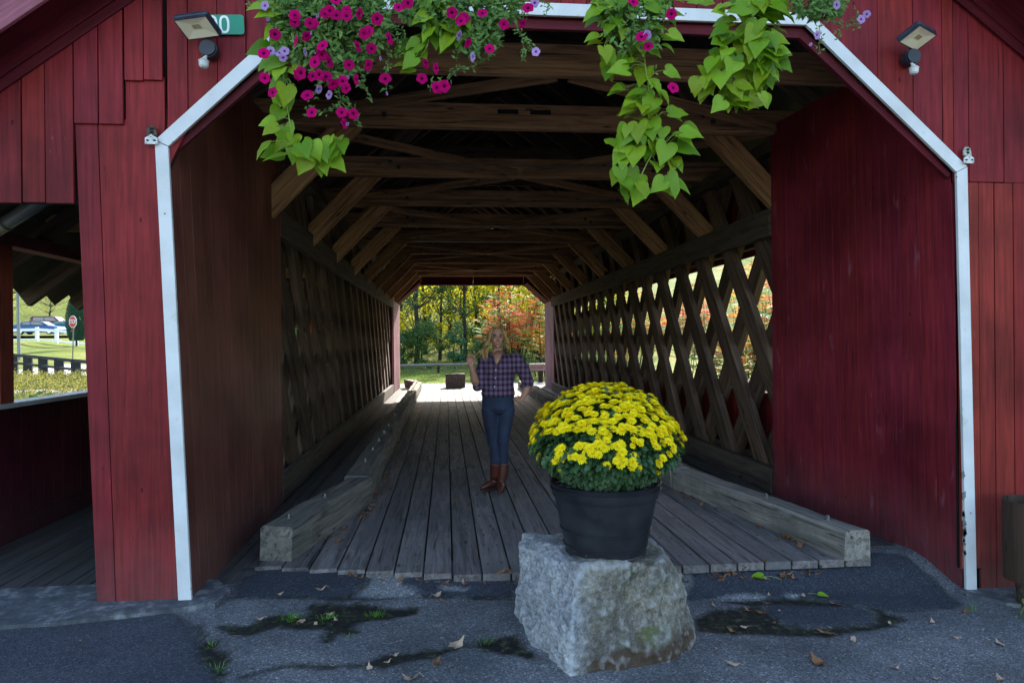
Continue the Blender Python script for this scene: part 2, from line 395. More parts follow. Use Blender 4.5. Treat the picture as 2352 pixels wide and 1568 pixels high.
CRK=[[C2(*p) for p in [(0,1540),(250,1470),(550,1470),(800,1450)]],[gz(455,1450),gz(480,1500),gz(500,1560),gz(520,1640)],[C2(*p) for p in [(-100,1060),(300,1050),(640,1050),(760,960),(800,900)]],
     [C2(*p) for p in [(640,1050),(1100,1020),(1690,1010)]]]
mb=MB(); X0,X1,Y0,Y1,ST=-4.4,5.2,1.6,4.95,.03
nx=int((X1-X0)/ST)+1; ny=int((Y1-Y0)/ST)+1
def n2(x,y,s,o=0): return noise.noise(Vector((x*s,y*s,o)))
for j in range(ny):
    for i in range(nx):
        x=X0+i*ST; y=Y0+j*ST
        wob=.045*n2(x,y,5)+.03*n2(x,y,14)+.018*n2(x,y,33,4)
        dm=min(polyd(x,y,P) for P in MOSS)+wob; dw=min(polyd(x,y,P) for P in WET)+wob*.6
        dp=min(polyd(x,y,P) for P in PALE)+wob*.5; dn=min(polyd(x,y,P) for P in NEWP)+wob*.4
        dc=min(lined(x,y,P) for P in CRK)+wob*.5
        moss=max(1-sstep(-.02,.025,dm),(1-sstep(.0,.035,dc))*.8); wet=1-sstep(-.02,.03,dw)
        pale=1-sstep(-.02,.02,dp); new=1-sstep(-.012,.012,dn); moss=max(moss,.55*(1-sstep(.0,.022,abs(dn))))
        z=asph_z(x,y)+.006*n2(x,y,2.2)+.003*n2(x,y,8)-.008*max(moss,wet)-.006*pale+.004*new
        mb.v.append((x,y,z)); 
        mb.c.append((max(moss,wet),pale,new) if moss>=wet else (wet*.999,pale,new))
for j in range(ny-1):
    for i in range(nx-1):
        a=j*nx+i; mb.f.append((a,a+1,a+nx+1,a+nx)); mb.m.append(0)
# coarse skirt to carry the asphalt on under and behind the camera
def strip(xa,xb,ya,yb,kx,ky):
    n0=len(mb.v)
    for j in range(ky+1):
        for i in range(kx+1):
            x=xa+(xb-xa)*i/kx; y=ya+(yb-ya)*j/ky
            mb.v.append((x,y,asph_z(x,y))); mb.c.append((0,0,0))
    for j in range(ky):
        for i in range(kx):
            a=n0+j*(kx+1)+i; mb.f.append((a,a+1,a+kx+2,a+kx+1)); mb.m.append(0)
strip(-14,16,-22,Y0,12,8); strip(-14,X0,Y0,4.95,4,4); strip(X0+(nx-1)*ST,14,Y0,4.2,4,4)
m,n,l,b,o=newmat('old_asphalt'); at=n.new("ShaderNodeVertexColor"); at.layer_name='Col'
sp=n.new("ShaderNodeSeparateColor"); l.new(at.outputs[0],sp.inputs[0])
tc=n.new("ShaderNodeTexCoord"); P_=tc.outputs['Object']
big=noi(n,l,P_,1.6,5,.6); fine=noi(n,l,P_,120,4,.7); mid=noi(n,l,P_,22,4,.7)
base=ramp(n,[(.3,(.080,.084,.088)),(.5,(.125,.128,.132)),(.7,(.185,.187,.187))]); l.new(big,base.inputs[0])
newc=ramp(n,[(.3,(.036,.042,.053)),(.7,(.056,.064,.078))]); l.new(big,newc.inputs[0])
c=mixc(n,l,sp.outputs[2],base.outputs[0],newc.outputs[0])
pr=ramp(n,[(.3,(.17,.17,.17)),(.7,(.33,.325,.32))]); l.new(mid,pr.inputs[0]); c=mixc(n,l,sp.outputs[1],c,pr.outputs[0])
mr_=ramp(n,[(.38,(.006,.006,.006)),(.52,(.016,.016,.011)),(.60,(.035,.045,.013)),(.68,(.10,.09,.07))]); l.new(mid,mr_.inputs[0])
c=mixc(n,l,sp.outputs[0],c,mr_.outputs[0])
v=n.new("ShaderNodeTexVoronoi"); v.inputs['Scale'].default_value=130; l.new(P_,v.inputs['Vector'])
st=ramp(n,[(0,(1,1,1)),(.5,(0,0,0))]); l.new(v.outputs['Distance'],st.inputs[0])
vr=ramp(n,[(.0,(.45,.45,.45)),(.45,(.88,.88,.88)),(.8,(1.15,1.15,1.15)),(.95,(1.5,1.5,1.5)),(1,(2.8,2.7,2.6))]); 
sepv=n.new("ShaderNodeSeparateColor"); l.new(v.outputs['Color'],sepv.inputs[0]); l.new(sepv.outputs[0],vr.inputs[0])
c=mixc(n,l,1.,c,vr.outputs[0],'MULTIPLY')
l.new(c,b.inputs['Base Color']); b.inputs['Roughness'].default_value=.8; b.inputs['Specular IOR Level'].default_value=.35
n1=bump(n,l,b,v.outputs['Distance'],.5,.006); bump(n,l,b,mid,.35,.012,n1)
ASPH=m
tag(mb.build('asphalt_forecourt',ASPH,smooth=True),kind='structure')
# concrete apron of the walkway
mb=MB()
P=[(-4.6,3.93),(-3.4,3.98),(-2.7,4.0),(-2.2,4.02),(-1.75,4.1),(-1.38,4.2),(-1.36,4.42),(-1.5,4.62),(-4.6,4.62)]
k=len(P)
mb.v+=[(x,y,.006+.004*n2(x,y,4)) for x,y in P]+[(x,y,-.12) for x,y in P]
mb.f.append(tuple(range(k))); mb.m.append(0)
for i in range(k): mb.f.append((i,k+i,k+(i+1)%k,(i+1)%k)); mb.m.append(0)
m,n,l,b,o=newmat('worn_concrete'); tc=n.new("ShaderNodeTexCoord")
r=ramp(n,[(.38,(.045,.05,.058)),(.52,(.085,.09,.096)),(.66,(.26,.26,.255))]); l.new(noi(n,l,tc.outputs['Object'],7,7,.72),r.inputs[0])
l.new(r.outputs[0],b.inputs['Base Color']); b.inputs['Roughness'].default_value=.9; bump(n,l,b,noi(n,l,tc.outputs['Object'],60,4),.5,.004)
CONC2=m
tag(mb.build('concrete_apron',CONC2),kind='structure')
mb=MB(); mb.v+=[(3.42,4.22,-.15),(3.6,4.02,-.158),(4.2,3.98,-.17),(5,3.98,-.2),(5,4.3,-.19),(3.42,4.3,-.15)]+[(3.42,4.22,-.3),(3.6,4.02,-.3),(4.2,3.98,-.3),(5,3.98,-.3),(5,4.3,-.3),(3.42,4.3,-.3)]
mb.f.append((0,1,2,3,4,5)); mb.m.append(0)
for i in range(6): mb.f.append((i,6+i,6+(i+1)%6,(i+1)%6)); mb.m.append(0)
tag(mb.build('concrete_footing',CONC2),kind='structure')
# far road and stream
mb=MB(); mb.box(-30,30,23.42,25.3,-.3,-.02)
tag(mb.build('far_road',plain('pale_road',(.33,.33,.32),.9,0,3,.15,bstr=.3)),kind='structure')
mb=MB(); mb.quad((-60,8,-2.35),(60,8,-2.35),(60,21,-2.35),(-60,21,-2.35))
WATER=plain('stream_water',(.03,.035,.03),.08,0,2,.2,.5,.3,6)
tag(mb.build('stream',WATER),kind='structure')

# ------------------------------------------------------------------ covered bridge
B=empty('covered_bridge',(.93,4.3,0),'red covered wooden bridge with white trimmed opening, lattice trusses and a side walkway','bridge')
YF=4.3; RX=.93
def zr(x): return 5.72-.75*abs(x-RX)
def prism_obj(name,poly,y0,y1,ang,mat,parent,bevel=.004):
    """(x,z) polygon extruded in y; local X runs along ang (about -Y) so that grain follows"""
    ox,oz=poly[0]; c_,s_=math.cos(ang),math.sin(ang)
    mb=MB(); mb.prism([((x-ox)*c_+(z-oz)*s_,-(x-ox)*s_+(z-oz)*c_) for x,z in poly],0,y1-y0)
    o=mb.build(name,mat,None,bevel=bevel); o.location=(ox,y0,oz); o.rotation_euler=(0,-ang,0); attach(o,parent); return o
def beam(name,p0,p1,wd,ht,mat,parent,bevel=.005,roll=0):
    """box beam from p0 to p1 with local X along it"""
    p0=Vector(p0); p1=Vector(p1); d=p1-p0; L=d.length
    mb=MB(); mb.box(-L/2,L/2,-wd/2,wd/2,-ht/2,ht/2)
    o=mb.build(name,mat,None,bevel=bevel); o.location=(p0+p1)/2
    q=d.to_track_quat('X','Z'); o.rotation_euler=(q@Matrix.Rotation(roll,3,'X').to_quaternion()).to_euler()
    attach(o,parent); return o
# gable wall boards
PI_=[(-1.54,-.05),(-1.65,2.73),(-.74,3.6),(2.37,3.6),(3.42,2.65),(3.47,-.22)]
PO_=[(-1.618,-.05),(-1.728,2.765),(-.772,3.68),(2.402,3.68),(3.498,2.69),(3.545,-.22)]
def zopen(x):
    """top of opening at x, None if outside"""
    for i in range(1,4):
        a,b_=PI_[i],PI_[i+1]
        if a[0]<=x<=b_[0]: return a[1]+(b_[1]-a[1])*(x-a[0])/(b_[0]-a[0])+.03
    return None
def gable(yf,sgn,mats,parent,name,full=True):
    mb=MB(); mb2=MB()
    def st(x0,x1,zl,zh,off=0,mi=0,bk=True,tb=.022):
        g=.0022; a,b_=x0+g,x1-g
        f=lambda q,x:q(x) if callable(q) else q
        ys=(yf-off*sgn,yf+(tb-off)*sgn); mb.prism([(a,f(zl,a)),(b_,f(zl,b_)),(b_,f(zh,b_)),(a,f(zh,a))],min(ys),max(ys),mi)
        if bk:
            ys=(yf+.03*sgn,yf+.04*sgn); mb2.prism([(x0,f(zl,x0)),(x1,f(zl,x1)),(x1,f(zh,x1)),(x0,f(zh,x0))],min(ys),max(ys))
    return mb,mb2,st
mb,mb2,st=gable(YF,1,None,B,'gable_wall')
xL=lambda px,py=250:onY(px,py,YF).x
zL=lambda px,py:onY(px,py,YF).z
# left: lower (base) boards
e0=-2.13
zb1=zL(230,285); zb2=zL(330,188)
E1b,E1t=xL(266,1380),xL(224,290); x8,x7=xL(288,260),xL(378,260)
for mb_,y0_,y1_,d_ in((mb,YF,YF+.022,.002),(mb2,YF+.03,YF+.04,0)):
    mb_.prism([(-2.095+d_,0),(E1b-d_,0),(E1t-d_,zb1+.03),(-2.195+d_,zb1+.03)],y0_,y1_)
    mb_.prism([(E1b+d_,0),(-1.575,0),(-1.69,2.68),(x7,2.86),(x7,zb2+.03),(x8+d_,zb2+.03),(x8+d_,zb1+.03),(E1t+d_,zb1+.03)],y0_,y1_)
mb2.prism([(-2.19,zb1),(x8,zb1),(x8,zr(x8)),(-2.19,zr(-2.19))],YF+.03,YF+.04); mb2.prism([(x8,zb2),(x7,zb2),(x7,zr(x7)),(x8,zr(x8))],YF+.03,YF+.04)
# proud upper boards
zh=2.385
ue=[-4.2,-4.0,-3.8,-3.6,-3.42,-3.24,-3.05,-2.84,xL(-5),xL(53),xL(106),xL(172)]
for i in range(len(ue)-1): st(ue[i],ue[i+1]-.002*(i%3),zh+.004*(i%2),zr,.016)
for a_,b_ in((xL(173),xL(229)),(xL(230),xL(286))): st(a_,b_,zb1+(.004 if a_>-2 else -.004),zr,.020,bk=False)
st(xL(289),xL(333),zb2,zr,.020,bk=False); st(xL(333.5),xL(377),zb2+.006,zr,.020,bk=False)
# above the opening
xs=[xL(384),xL(432),xL(500),xL(566),xL(626)]
while xs[-1]<2.2: xs.append(xs[-1]+rnd.uniform(.165,.21))
xs=[x for x in xs if x<2.28]+[2.37]
brk=[-.74,.93]
pts=sorted(xs+brk)
lowf=lambda x:(zopen(x) if zopen(x) is not None else 2.6)
for i in range(len(pts)-1):
    a_,b_=pts[i],pts[i+1]
    if b_-a_<.012: continue
    lo=[lowf(a_+.003),lowf(b_-.003)]
    off=rnd.uniform(-.003,.003)
    if b_<=-.73 or a_>=-.75:
        pass
    zl=lambda x,a=a_,b=b_,lo=lo:lo[0]+(lo[1]-lo[0])*(x-a)/(b-a)
    st(a_,b_,zl,zr,off)
# right of the opening, upper boards down to the joint, lower boards brighter
xr=[2.37,xL(2017),xL(2098),xL(2165),xL(2225),xL(2305),xL(2375),3.98+.2,4.35]
zj=zL(2260,418)
for i in range(len(xr)-1):
    a_,b_=xr[i],xr[i+1]
    if a_>=3.41: st(a_,b_,zj-.004*(i%2),zr,rnd.uniform(-.002,.003))
    elif b_<=3.42: st(a_,b_,lambda x:lowf(x) if x<3.42 else 2.65,zr,rnd.uniform(-.002,.002))
    else:
        st(a_,3.42,lambda x:lowf(x) if x<3.42 else 2.65,zr,0); st(3.42,b_,zj,zr,0)
lr=[3.45,xL(2250,900),xL(2287,900),xL(2330,900),3.98,4.16,4.35]
bot=[-.02,-.21,-.2,-.21,-.2,-.2]
for i in range(len(lr)-1): st(lr[i],lr[i+1]-(.006 if i==1 else 0),bot[i],zj-.006,rnd.uniform(-.004,.004)+(.006 if i in(1,4) else 0),mi=1,bk=True)
GW=mb.build('gable_wall',[RED,RED2],B,bevel=.0025)
mb2.build('gap_blackout',BLACK,GW)  # black sheet added behind the boards to stop light through gaps
# trim around the opening
for i in range(5):
    a_,b_,c_,d_=PI_[i],PI_[i+1],PO_[i+1],PO_[i]
    ang=math.atan2(b_[1]-a_[1],b_[0]-a_[0])
    poly=[a_,d_,c_,b_] if True else 0
    # shrink a hair at the mitres
    def sh(p,q,t=.0016):
        dx,dz=q[0]-p[0],q[1]-p[1]; L=math.hypot(dx,dz); return (p[0]+dx/L*t,p[1]+dz/L*t)
    poly=[sh(a_,b_),sh(b_,a_),sh(c_,d_),sh(d_,c_)]
    if i==0: poly=[(-1.541,0),sh(b_,a_),sh(c_,d_),(-1.618,0)]
    poly=poly[::-1]
    prism_obj('opening_trim',poly,YF-.026,YF-.002,ang,WHITE,B,.003)
# red lining behind the trim
PN_=[(-1.54,-.05),(-1.625,2.705),(-.722,3.535),(2.352,3.535),(3.395,2.625),(3.47,-.22)]
for i in(1,2,3):
    a_,b_,c_,d_=PI_[i],PI_[i+1],PN_[i+1],PN_[i]
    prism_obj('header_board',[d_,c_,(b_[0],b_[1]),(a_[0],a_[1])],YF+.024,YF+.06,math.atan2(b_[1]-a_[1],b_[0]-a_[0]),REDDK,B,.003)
for i in range(5):
    a_,b_=PI_[i],PI_[i+1]; dx,dz=b_[0]-a_[0],b_[1]-a_[1]; L=math.hypot(dx,dz); nx_,nz_=-dz/L*.03,dx/L*.03
    poly=[a_,b_,(b_[0]+nx_,b_[1]+nz_),(a_[0]+nx_,a_[1]+nz_)]
    if i!=2: continue
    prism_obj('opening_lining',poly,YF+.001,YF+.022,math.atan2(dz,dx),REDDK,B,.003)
# inner side panels (near and far), boarded
def side_panel(name,x0,x1,y0,y1,z0,z1,bw,mat,sgn,gap=.003,lean=0):
    mb=MB(); y=y0
    while y<y1-.01:
        e=min(y1,y+bw*rnd.uniform(.9,1.1)); xa=x0+(x1-x0)*(y-y0)/(y1-y0); xb=x0+(x1-x0)*(e-gap-y0)/(y1-y0)
        j=rnd.uniform(0,.0015)*sgn
        la=lean*(z1-z0)*(1-(y-y0)/(y1-y0)); lb=lean*(z1-z0)*(1-(e-y0)/(y1-y0))
        mb.hull([(xa+j,y,z0),(xa+sgn*.025,y,z0),(xa+sgn*.025+la,y,z1),(xa+j+la,y,z1)],[(xb+j,e-gap,z0),(xb+sgn*.025,e-gap,z0),(xb+sgn*.025+lb,e-gap,z1),(xb+j+lb,e-gap,z1)])
        y=e
    o=mb.build(name,mat,B,bevel=.0015)
    mb=MB(); mb.hull([(x0+sgn*.027,y0,z0),(x0+sgn*.05,y0,z0),(x0+sgn*.05+lean*(z1-z0),y0,z1),(x0+sgn*.027+lean*(z1-z0),y0,z1)],[(x1+sgn*.027,y1,z0),(x1+sgn*.05,y1,z0),(x1+sgn*.05,y1,z1),(x1+sgn*.027,y1,z1)])
    mb.build('panel_backing',BLACK,o)
    return o
side_panel('side_panel',-1.548,-1.60,YF+.03,6.86,-.08,3.62,.16,BROWNIN,-1,.0012,-.042)
side_panel('side_panel',3.475,3.243,YF+.03,6.55,-.23,3.66,.098,REDIN,1,.0018,-.02)
YE=23.3
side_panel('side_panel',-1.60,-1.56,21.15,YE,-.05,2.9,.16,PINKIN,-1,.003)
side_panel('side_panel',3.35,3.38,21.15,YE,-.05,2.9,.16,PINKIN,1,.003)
# posts at the far ends of the lattice
for x in(-1.80,3.50): beam('portal_post',(x,21.05,-.1),(x,21.05,3.4),.14,.34,REDDK,B)
# far gable with octagonal opening
mb=MB()
Fp=[(-1.56,-.1),(-1.56,2.78),(-.85,3.42),(2.65,3.42),(3.38,2.78),(3.38,-.1)]
for poly in ([(-3.6,2.4),(-1.75,2.4),(-1.75,zr(-1.75)),(-3.6,zr(-3.6))],[(-1.745,-.1),(-1.56,-.1),(-1.56,2.78),(-1.56,zr(-1.56)),(-1.745,zr(-1.745))],[(-1.555,2.785),(-.85,3.42),(-.85,zr(-.85)),(-1.555,zr(-1.555))],[(-.845,3.42),(.93,3.42),(.93,5.72),(-.845,zr(-.845))],[(.935,3.42),(2.65,3.42),(2.65,zr(2.65)),(.935,5.72)],[(2.655,3.42),(3.38,2.78),(3.38,zr(3.38)),(2.655,zr(2.655))],[(3.385,-.1),(4.3,-.1),(4.3,zr(4.3)),(3.385,zr(3.385))]):
    mb.prism(poly,YE,YE+.03)
mb.build('far_gable_wall',RED,B)
for i in range(1,4):
    a_,b_=Fp[i],Fp[i+1]; dx,dz=b_[0]-a_[0],b_[1]-a_[1]; L=math.hypot(dx,dz); nx_,nz_=-dz/L*.03,dx/L*.03
    prism_obj('opening_lining',[a_,b_,(b_[0]+nx_,b_[1]+nz_),(a_[0]+nx_,a_[1]+nz_)],YE-1.1 if i!=2 else YE-.25,YE-.002,math.atan2(dz,dx),REDDK,B)
# roof: corrugated sheets on rafters
mb=MB()
EL,ER=-4.30,4.85
def roofside(xe,xr_):
    n0=len(mb.v); y=3.98; k=0
    while y<23.9:
        for x in(xe,(xe+xr_)/2,xr_):
            z=zr(x)+.26+(.075 if k%2 else -.075); mb.v.append((x,y,z))
        y+=.25; k+=1
    for j in range(k-1):
        for i in range(2):
            a=n0+j*3+i; mb.f.append((a,a+1,a+4,a+3)); mb.m.append(0)
roofside(EL,RX); roofside(ER,RX)
ROOF=mb.build('roof',plain('dark_roof_metal',(.045,.037,.033),.7,.1,5,.3),B)
sm=ROOF.modifiers.new('thick','SOLIDIFY'); sm.thickness=.006
y=4.55
while y<23.3:
    for xe in(EL+.12,ER-.12):
        s_=1 if xe<RX else -1
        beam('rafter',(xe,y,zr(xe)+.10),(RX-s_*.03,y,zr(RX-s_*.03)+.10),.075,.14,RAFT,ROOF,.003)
    y+=.9
# rake: frieze, soffit, fascia
for s_ in(-1,1):
    xe=EL if s_<0 else ER
    def z_(x,o): return zr(x)+o
    def rk(name,o0,o1,y0,y1,mat):
        pts=[(xe,z_(xe,o0)),(RX,z_(RX,o0)),(RX,z_(RX,o1)),(xe,z_(xe,o1))]
        if s_>0: pts=[pts[1],pts[0],pts[3],pts[2]]
        pts=[(x+( .002*s_ if abs(x-RX)<1e-6 else 0),z) for x,z in pts]
        prism_obj(name,pts,y0,y1,math.atan2(pts[1][1]-pts[0][1],pts[1][0]-pts[0][0]),mat,B,.003)
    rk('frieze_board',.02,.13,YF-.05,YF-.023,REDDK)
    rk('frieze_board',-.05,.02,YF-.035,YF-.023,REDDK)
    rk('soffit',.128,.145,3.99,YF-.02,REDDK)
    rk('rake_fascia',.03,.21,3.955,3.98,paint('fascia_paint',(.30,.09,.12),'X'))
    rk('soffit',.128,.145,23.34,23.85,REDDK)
# tie beams, knee braces, bracing boards
TB=[5.12,6.46,8.4,10.2,12.15,14.05,15.95,17.85,19.8,21.5]
for i,y in enumerate(TB):
    wob=rnd.uniform(-.012,.012)
    tb=beam('tie_beam',(-1.8,y+.05,3.685+wob),(3.5,y+.05,3.685+wob),.08,.235,BEAM,B,.006)
    if i==1:
        for px in(1167,1242):
            p=onY(px,254,y); mb=MB(); mb.box(p.x-.1,p.x+.1,y+.0085,y+.02,3.70,3.745); mb.build('mortise',BLACK,tb)
    for px in (2.52,2.62,-.66,-.56):
        mb=MB(); mb.rings([(0,0,0,0.028,.028),(0,0,.006,.024,.024)],10)
        for q in range(len(mb.v)-20,len(mb.v)):
            vx,vy,vz=mb.v[q]; mb.v[q]=(vx+px,y+.006-vz,vy+3.70+(.03 if px in(2.52,-.66) else -.03))
        mb.build('bolt',IRON,tb)
    for s_ in((-1,1) if i else ()):
        f=lambda p:(p[0],p[1]) if s_<0 else (2*RX-.08-p[0]-.0,p[1])
        poly=[f(p) for p in[(-1.66,2.66),(-.78,3.565),(-1.09,3.565),(-1.66,2.975)]]
        if s_>0: poly=[poly[1],poly[0],poly[3],poly[2]]
        ang=math.atan2(poly[1][1]-poly[0][1],poly[1][0]-poly[0][0])
        kb=prism_obj('knee_brace',poly,y+.092,y+.17,ang,BRACE,B,.006)
        # strut above the beam to the rafters
        g=lambda p:(p[0],p[1]) if s_<0 else (2*RX-p[0],p[1])
        poly=[g(p) for p in[(-.62,3.81),(-.05,4.40),(-.27,4.40),(-.84,3.81)]]
        if s_>0: poly=[poly[1],poly[0],poly[3],poly[2]]
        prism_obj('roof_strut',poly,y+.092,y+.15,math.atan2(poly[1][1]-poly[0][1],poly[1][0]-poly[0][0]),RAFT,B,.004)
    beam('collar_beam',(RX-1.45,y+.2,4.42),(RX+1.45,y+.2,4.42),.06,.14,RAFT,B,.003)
for i in range(len(TB)-1):
    y0,y1=TB[i]+.2,TB[i+1]; 
    ya,yb=(y0-.02,y1+.0) if i%2 else (y1+.0,y0-.02)      # bows: ends of one beam to the middle of the next
    for xe in(-1.45,3.25): beam('lateral_brace',(xe,ya,3.62),(RX+(.05 if xe>0 else -.05),yb,3.62),.045,.085,BEAM,B,.003)
# iron tie rods under the roof
for y in(7.4,9.3,11.2,13.1): 
    mb=MB(); mb.tube([(-1.5,y,3.47),(.9,y+.02,3.45),(3.3,y,3.47)],.008,6); mb.build('tie_rod',IRON,B)
# lattice trusses
TANA=1.36; ANG=math.atan(TANA)
def clip(P,f):
    out=[]
    for i in range(len(P)):
        a,b_=P[i],P[(i+1)%len(P)]; fa,fb=f(a),f(b_)
        if fa>=0: out.append(a)
        if fa*fb<0:
            t=fa/(fa-fb); out.append((a[0]+(b_[0]-a[0])*t,a[1]+(b_[1]-a[1])*t))
    return out
def truss(xin,s_,ys):
    """xin inner face of chord; s_=+1 outward +X; ys where the near side panel ends"""
    mb=MB()
    x0,x1=sorted((xin,xin+.085*s_)); mb.box(x0,x1,ys,21.0,2.585,2.86)
    T=mb.build('lattice_truss',CHORD,B,bevel=.006)
    for xa,xb,z0,z1 in((0,.085,-.02,.235),(.27,.35,2.585,2.86),(.27,.35,-.2,.235),(.02,.33,3.44,3.565)):
        mb=MB(); x0,x1=sorted((xin+xa*s_,xin+xb*s_)); mb.box(x0,x1,ys,21.0,z0,z1); mb.build('chord',CHORD,T,bevel=.006)
    for lay in(0,1):
        xc=xin+(.087+.0445+lay*.091)*s_
        up_=(1 if lay==0 else -1)*(1 if s_>0 else -1)      # +1: rises going away
        y=(7.81 if up_>0 else 7.12)-4*.875
        while y<23.6:
            zc=1.55; yc=y-(2.5-zc)/TANA*up_+rnd.uniform(-.02,.02)
            an=ANG+rnd.uniform(-.008,.008); dy,dz=math.cos(an)*up_,math.sin(an); ny_,nz_=-dz,dy
            W=.118+rnd.uniform(-.006,.006)
            P=[(yc+dy*t+ny_*u,zc+dz*t+nz_*u) for t,u in((-2.6,-W),(2.6,-W),(2.6,W),(-2.6,W))]
            for f in(lambda p:p[0]-ys-.02,lambda p:21.1-p[0],lambda p:p[1]+.3,lambda p:3.42-p[1]):
                if len(P)>2: P=clip(P,f)
            if len(P)>2 and max(p[0] for p in P)-min(p[0] for p in P)>.15:
                oy,oz=P[0]; loc=[((p[0]-oy)*dy+(p[1]-oz)*dz,(p[0]-oy)*ny_+(p[1]-oz)*nz_) for p in P]
                mb=MB(); k=len(loc); mb.v+=[(a_,-.043,b_) for a_,b_ in loc]+[(a_,.043,b_) for a_,b_ in loc]
                mb.f.append(tuple(range(k))); mb.f.append(tuple(k+i for i in reversed(range(k)))); mb.m+=[0,0]
                for i in range(k): mb.f.append((i,k+i,k+(i+1)%k,(i+1)%k)); mb.m.append(0)
                o=mb.build('lattice_plank',LATT,None,bevel=.004)
                Mx=Matrix(((0,dy,dz),(up_*-1.0,0,0),(0,ny_,nz_))).transposed()
                if Mx.determinant()<0: Mx=Matrix(((0,dy,dz),(up_*1.0,0,0),(0,ny_,nz_))).transposed()
                o.location=(xc,oy,oz); o.rotation_euler=Mx.to_euler(); attach(o,T)
            y+=.875
    return T
truss(-1.60,-1,6.88); truss(3.245,1,6.60)
# outside siding of the right wall (low and high), left high only
mb=MB(); y=4.36
while y<23.25:
    e=y+.2; mb.box(3.63,3.65,y,e-.004,-.6,.88); y=e
mb.build('siding',RED,B)
mb=MB(); y=4.36
while y<23.25:
    e=y+.2; mb.box(3.63,3.65,y,e-.004,2.52,3.55); y=e
mb.build('siding',RED,B)
mb=MB(); mb.box(3.6,3.7,4.36,23.25,.88,.93); mb.build('sill',REDDK,B)
# deck
def deck_front(x): return 4.53+max(0,(-x+.1))*.25
mb=MB(); x=-1.34; k=0
while x<2.9:
    y=deck_front(x+.1)
    while y<23.38:
        L=rnd.uniform(3.2,4.9); e=min(23.4,y+L)
        if e>22.6: e=23.4
        t=rnd.uniform(-.002,.002)
        mb.box(x+.006,x+.195-.006,y,e-.005,-.055+t,0+t); y=e
    x+=.1955
DK=mb.build('deck',DECK,B,bevel=.004)
mb=MB(); mb.box(-1.75,3.35,4.95,23.3,-.12,-.07); mb.build('deck_bed',BLACK,DK)
mb=MB(); x=-1.34
while x<3.05:
    y=4.75
    while y<15:
        for q in(.05,.145):
            yy=y+rnd.uniform(-.02,.02); mb.box(x+q-.009,x+q+.009,yy-.003,yy+.003,.0,.0026)
        y+=.42
    x+=.1955
mb.build('nail_heads',IRON,DK)
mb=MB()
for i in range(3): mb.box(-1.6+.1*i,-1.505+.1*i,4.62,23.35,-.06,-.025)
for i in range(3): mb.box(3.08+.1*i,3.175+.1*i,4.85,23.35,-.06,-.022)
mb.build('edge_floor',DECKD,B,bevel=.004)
# kerb timbers
def kerb(pts,w_,z1,bolts,endcut=True):
    """pts: centre line of successive timbers"""
    for i in range(len(pts)-1):
        p0=Vector((*pts[i],z1/2)); p1=Vector((*pts[i+1],z1/2)); d=(p1-p0).normalized()
        L=(p1-p0).length; nseg=max(2,int(L/.06)); mb=MB()
        # slightly worn, wavy timber
        ringv=[]
        for k in range(nseg+1):
            t=-L/2+L*k/nseg; jw=lambda a:.018*noise.noise(Vector((t*2.2+i*9,a,pts[i][0]*3)))+.006*noise.noise(Vector((t*9,a,3)))
            hw=w_/2; hh=z1/2; c_=.018
            ringv.append([(t,-hw+jw(1),-hh),(t,hw+jw(2),-hh),(t,hw+jw(3),hh-c_),(t,hw-c_+jw(3),hh+jw(4)*.6),(t,-hw+c_+jw(5),hh+jw(6)*.6),(t,-hw+jw(5),hh-c_)])
        for r_ in ringv: mb.v+=r_
        for k in range(nseg):
            for j in range(6):
                a=k*6+j; b_=k*6+(j+1)%6; mb.f.append((a,a+6,b_+6,b_)); mb.m.append(0)
        mb.f.append(tuple(range(6))); mb.m.append(0); mb.f.append(tuple(nseg*6+j for j in reversed(range(6)))); mb.m.append(0)
        o=mb.build('kerb_timber',KERB,None); o.location=(p0+p1)/2; o.rotation_euler=(0,0,math.atan2(d.y,d.x)); attach(o,B)
        for f in bolts[i] if i<len(bolts) else [k/ max(1,int(L/.75)) for k in range(1,int(L/.75))]:
            q=p0.lerp(p1,f); mb=MB(); mb.rings([(q.x,q.y,z1-.002,.022,.022),(q.x,q.y,z1+.008,.022,.022)],10); mb.rings([(q.x,q.y,z1+.008,.014,.014),(q.x,q.y,z1+.035,.013,.013)],6)
            mb.build('bolt',IRON if i else ZINC,o)
kerb([(-1.215,4.98),(-.83,6.70)],.235,.25,[(.12,.5)])
kerb([(-.87,6.66),(-.88,11.2)],.24,.27,[])
kerb([(-.905,11.22),(-.90,16.1)],.24,.265,[])
kerb([(-.90,16.12),(-.91,21.9)],.24,.26,[])
kerb([(-.97,21.95),(-1.3,23.2)],.24,.27,[])
kerb([(2.845,4.51),(2.43,6.9)],.21,.205,[(.12,.42)])
kerb([(2.425,6.92),(2.40,12.0)],.22,.21,[(.02,.05,.3,.45,.6,.75,.9)])
kerb([(2.40,12.02),(2.40,17.0)],.23,.25,[])
kerb([(2.40,17.02),(2.41,21.9)],.23,.25,[])
kerb([(2.5,21.95),(2.85,23.2)],.23,.26,[])

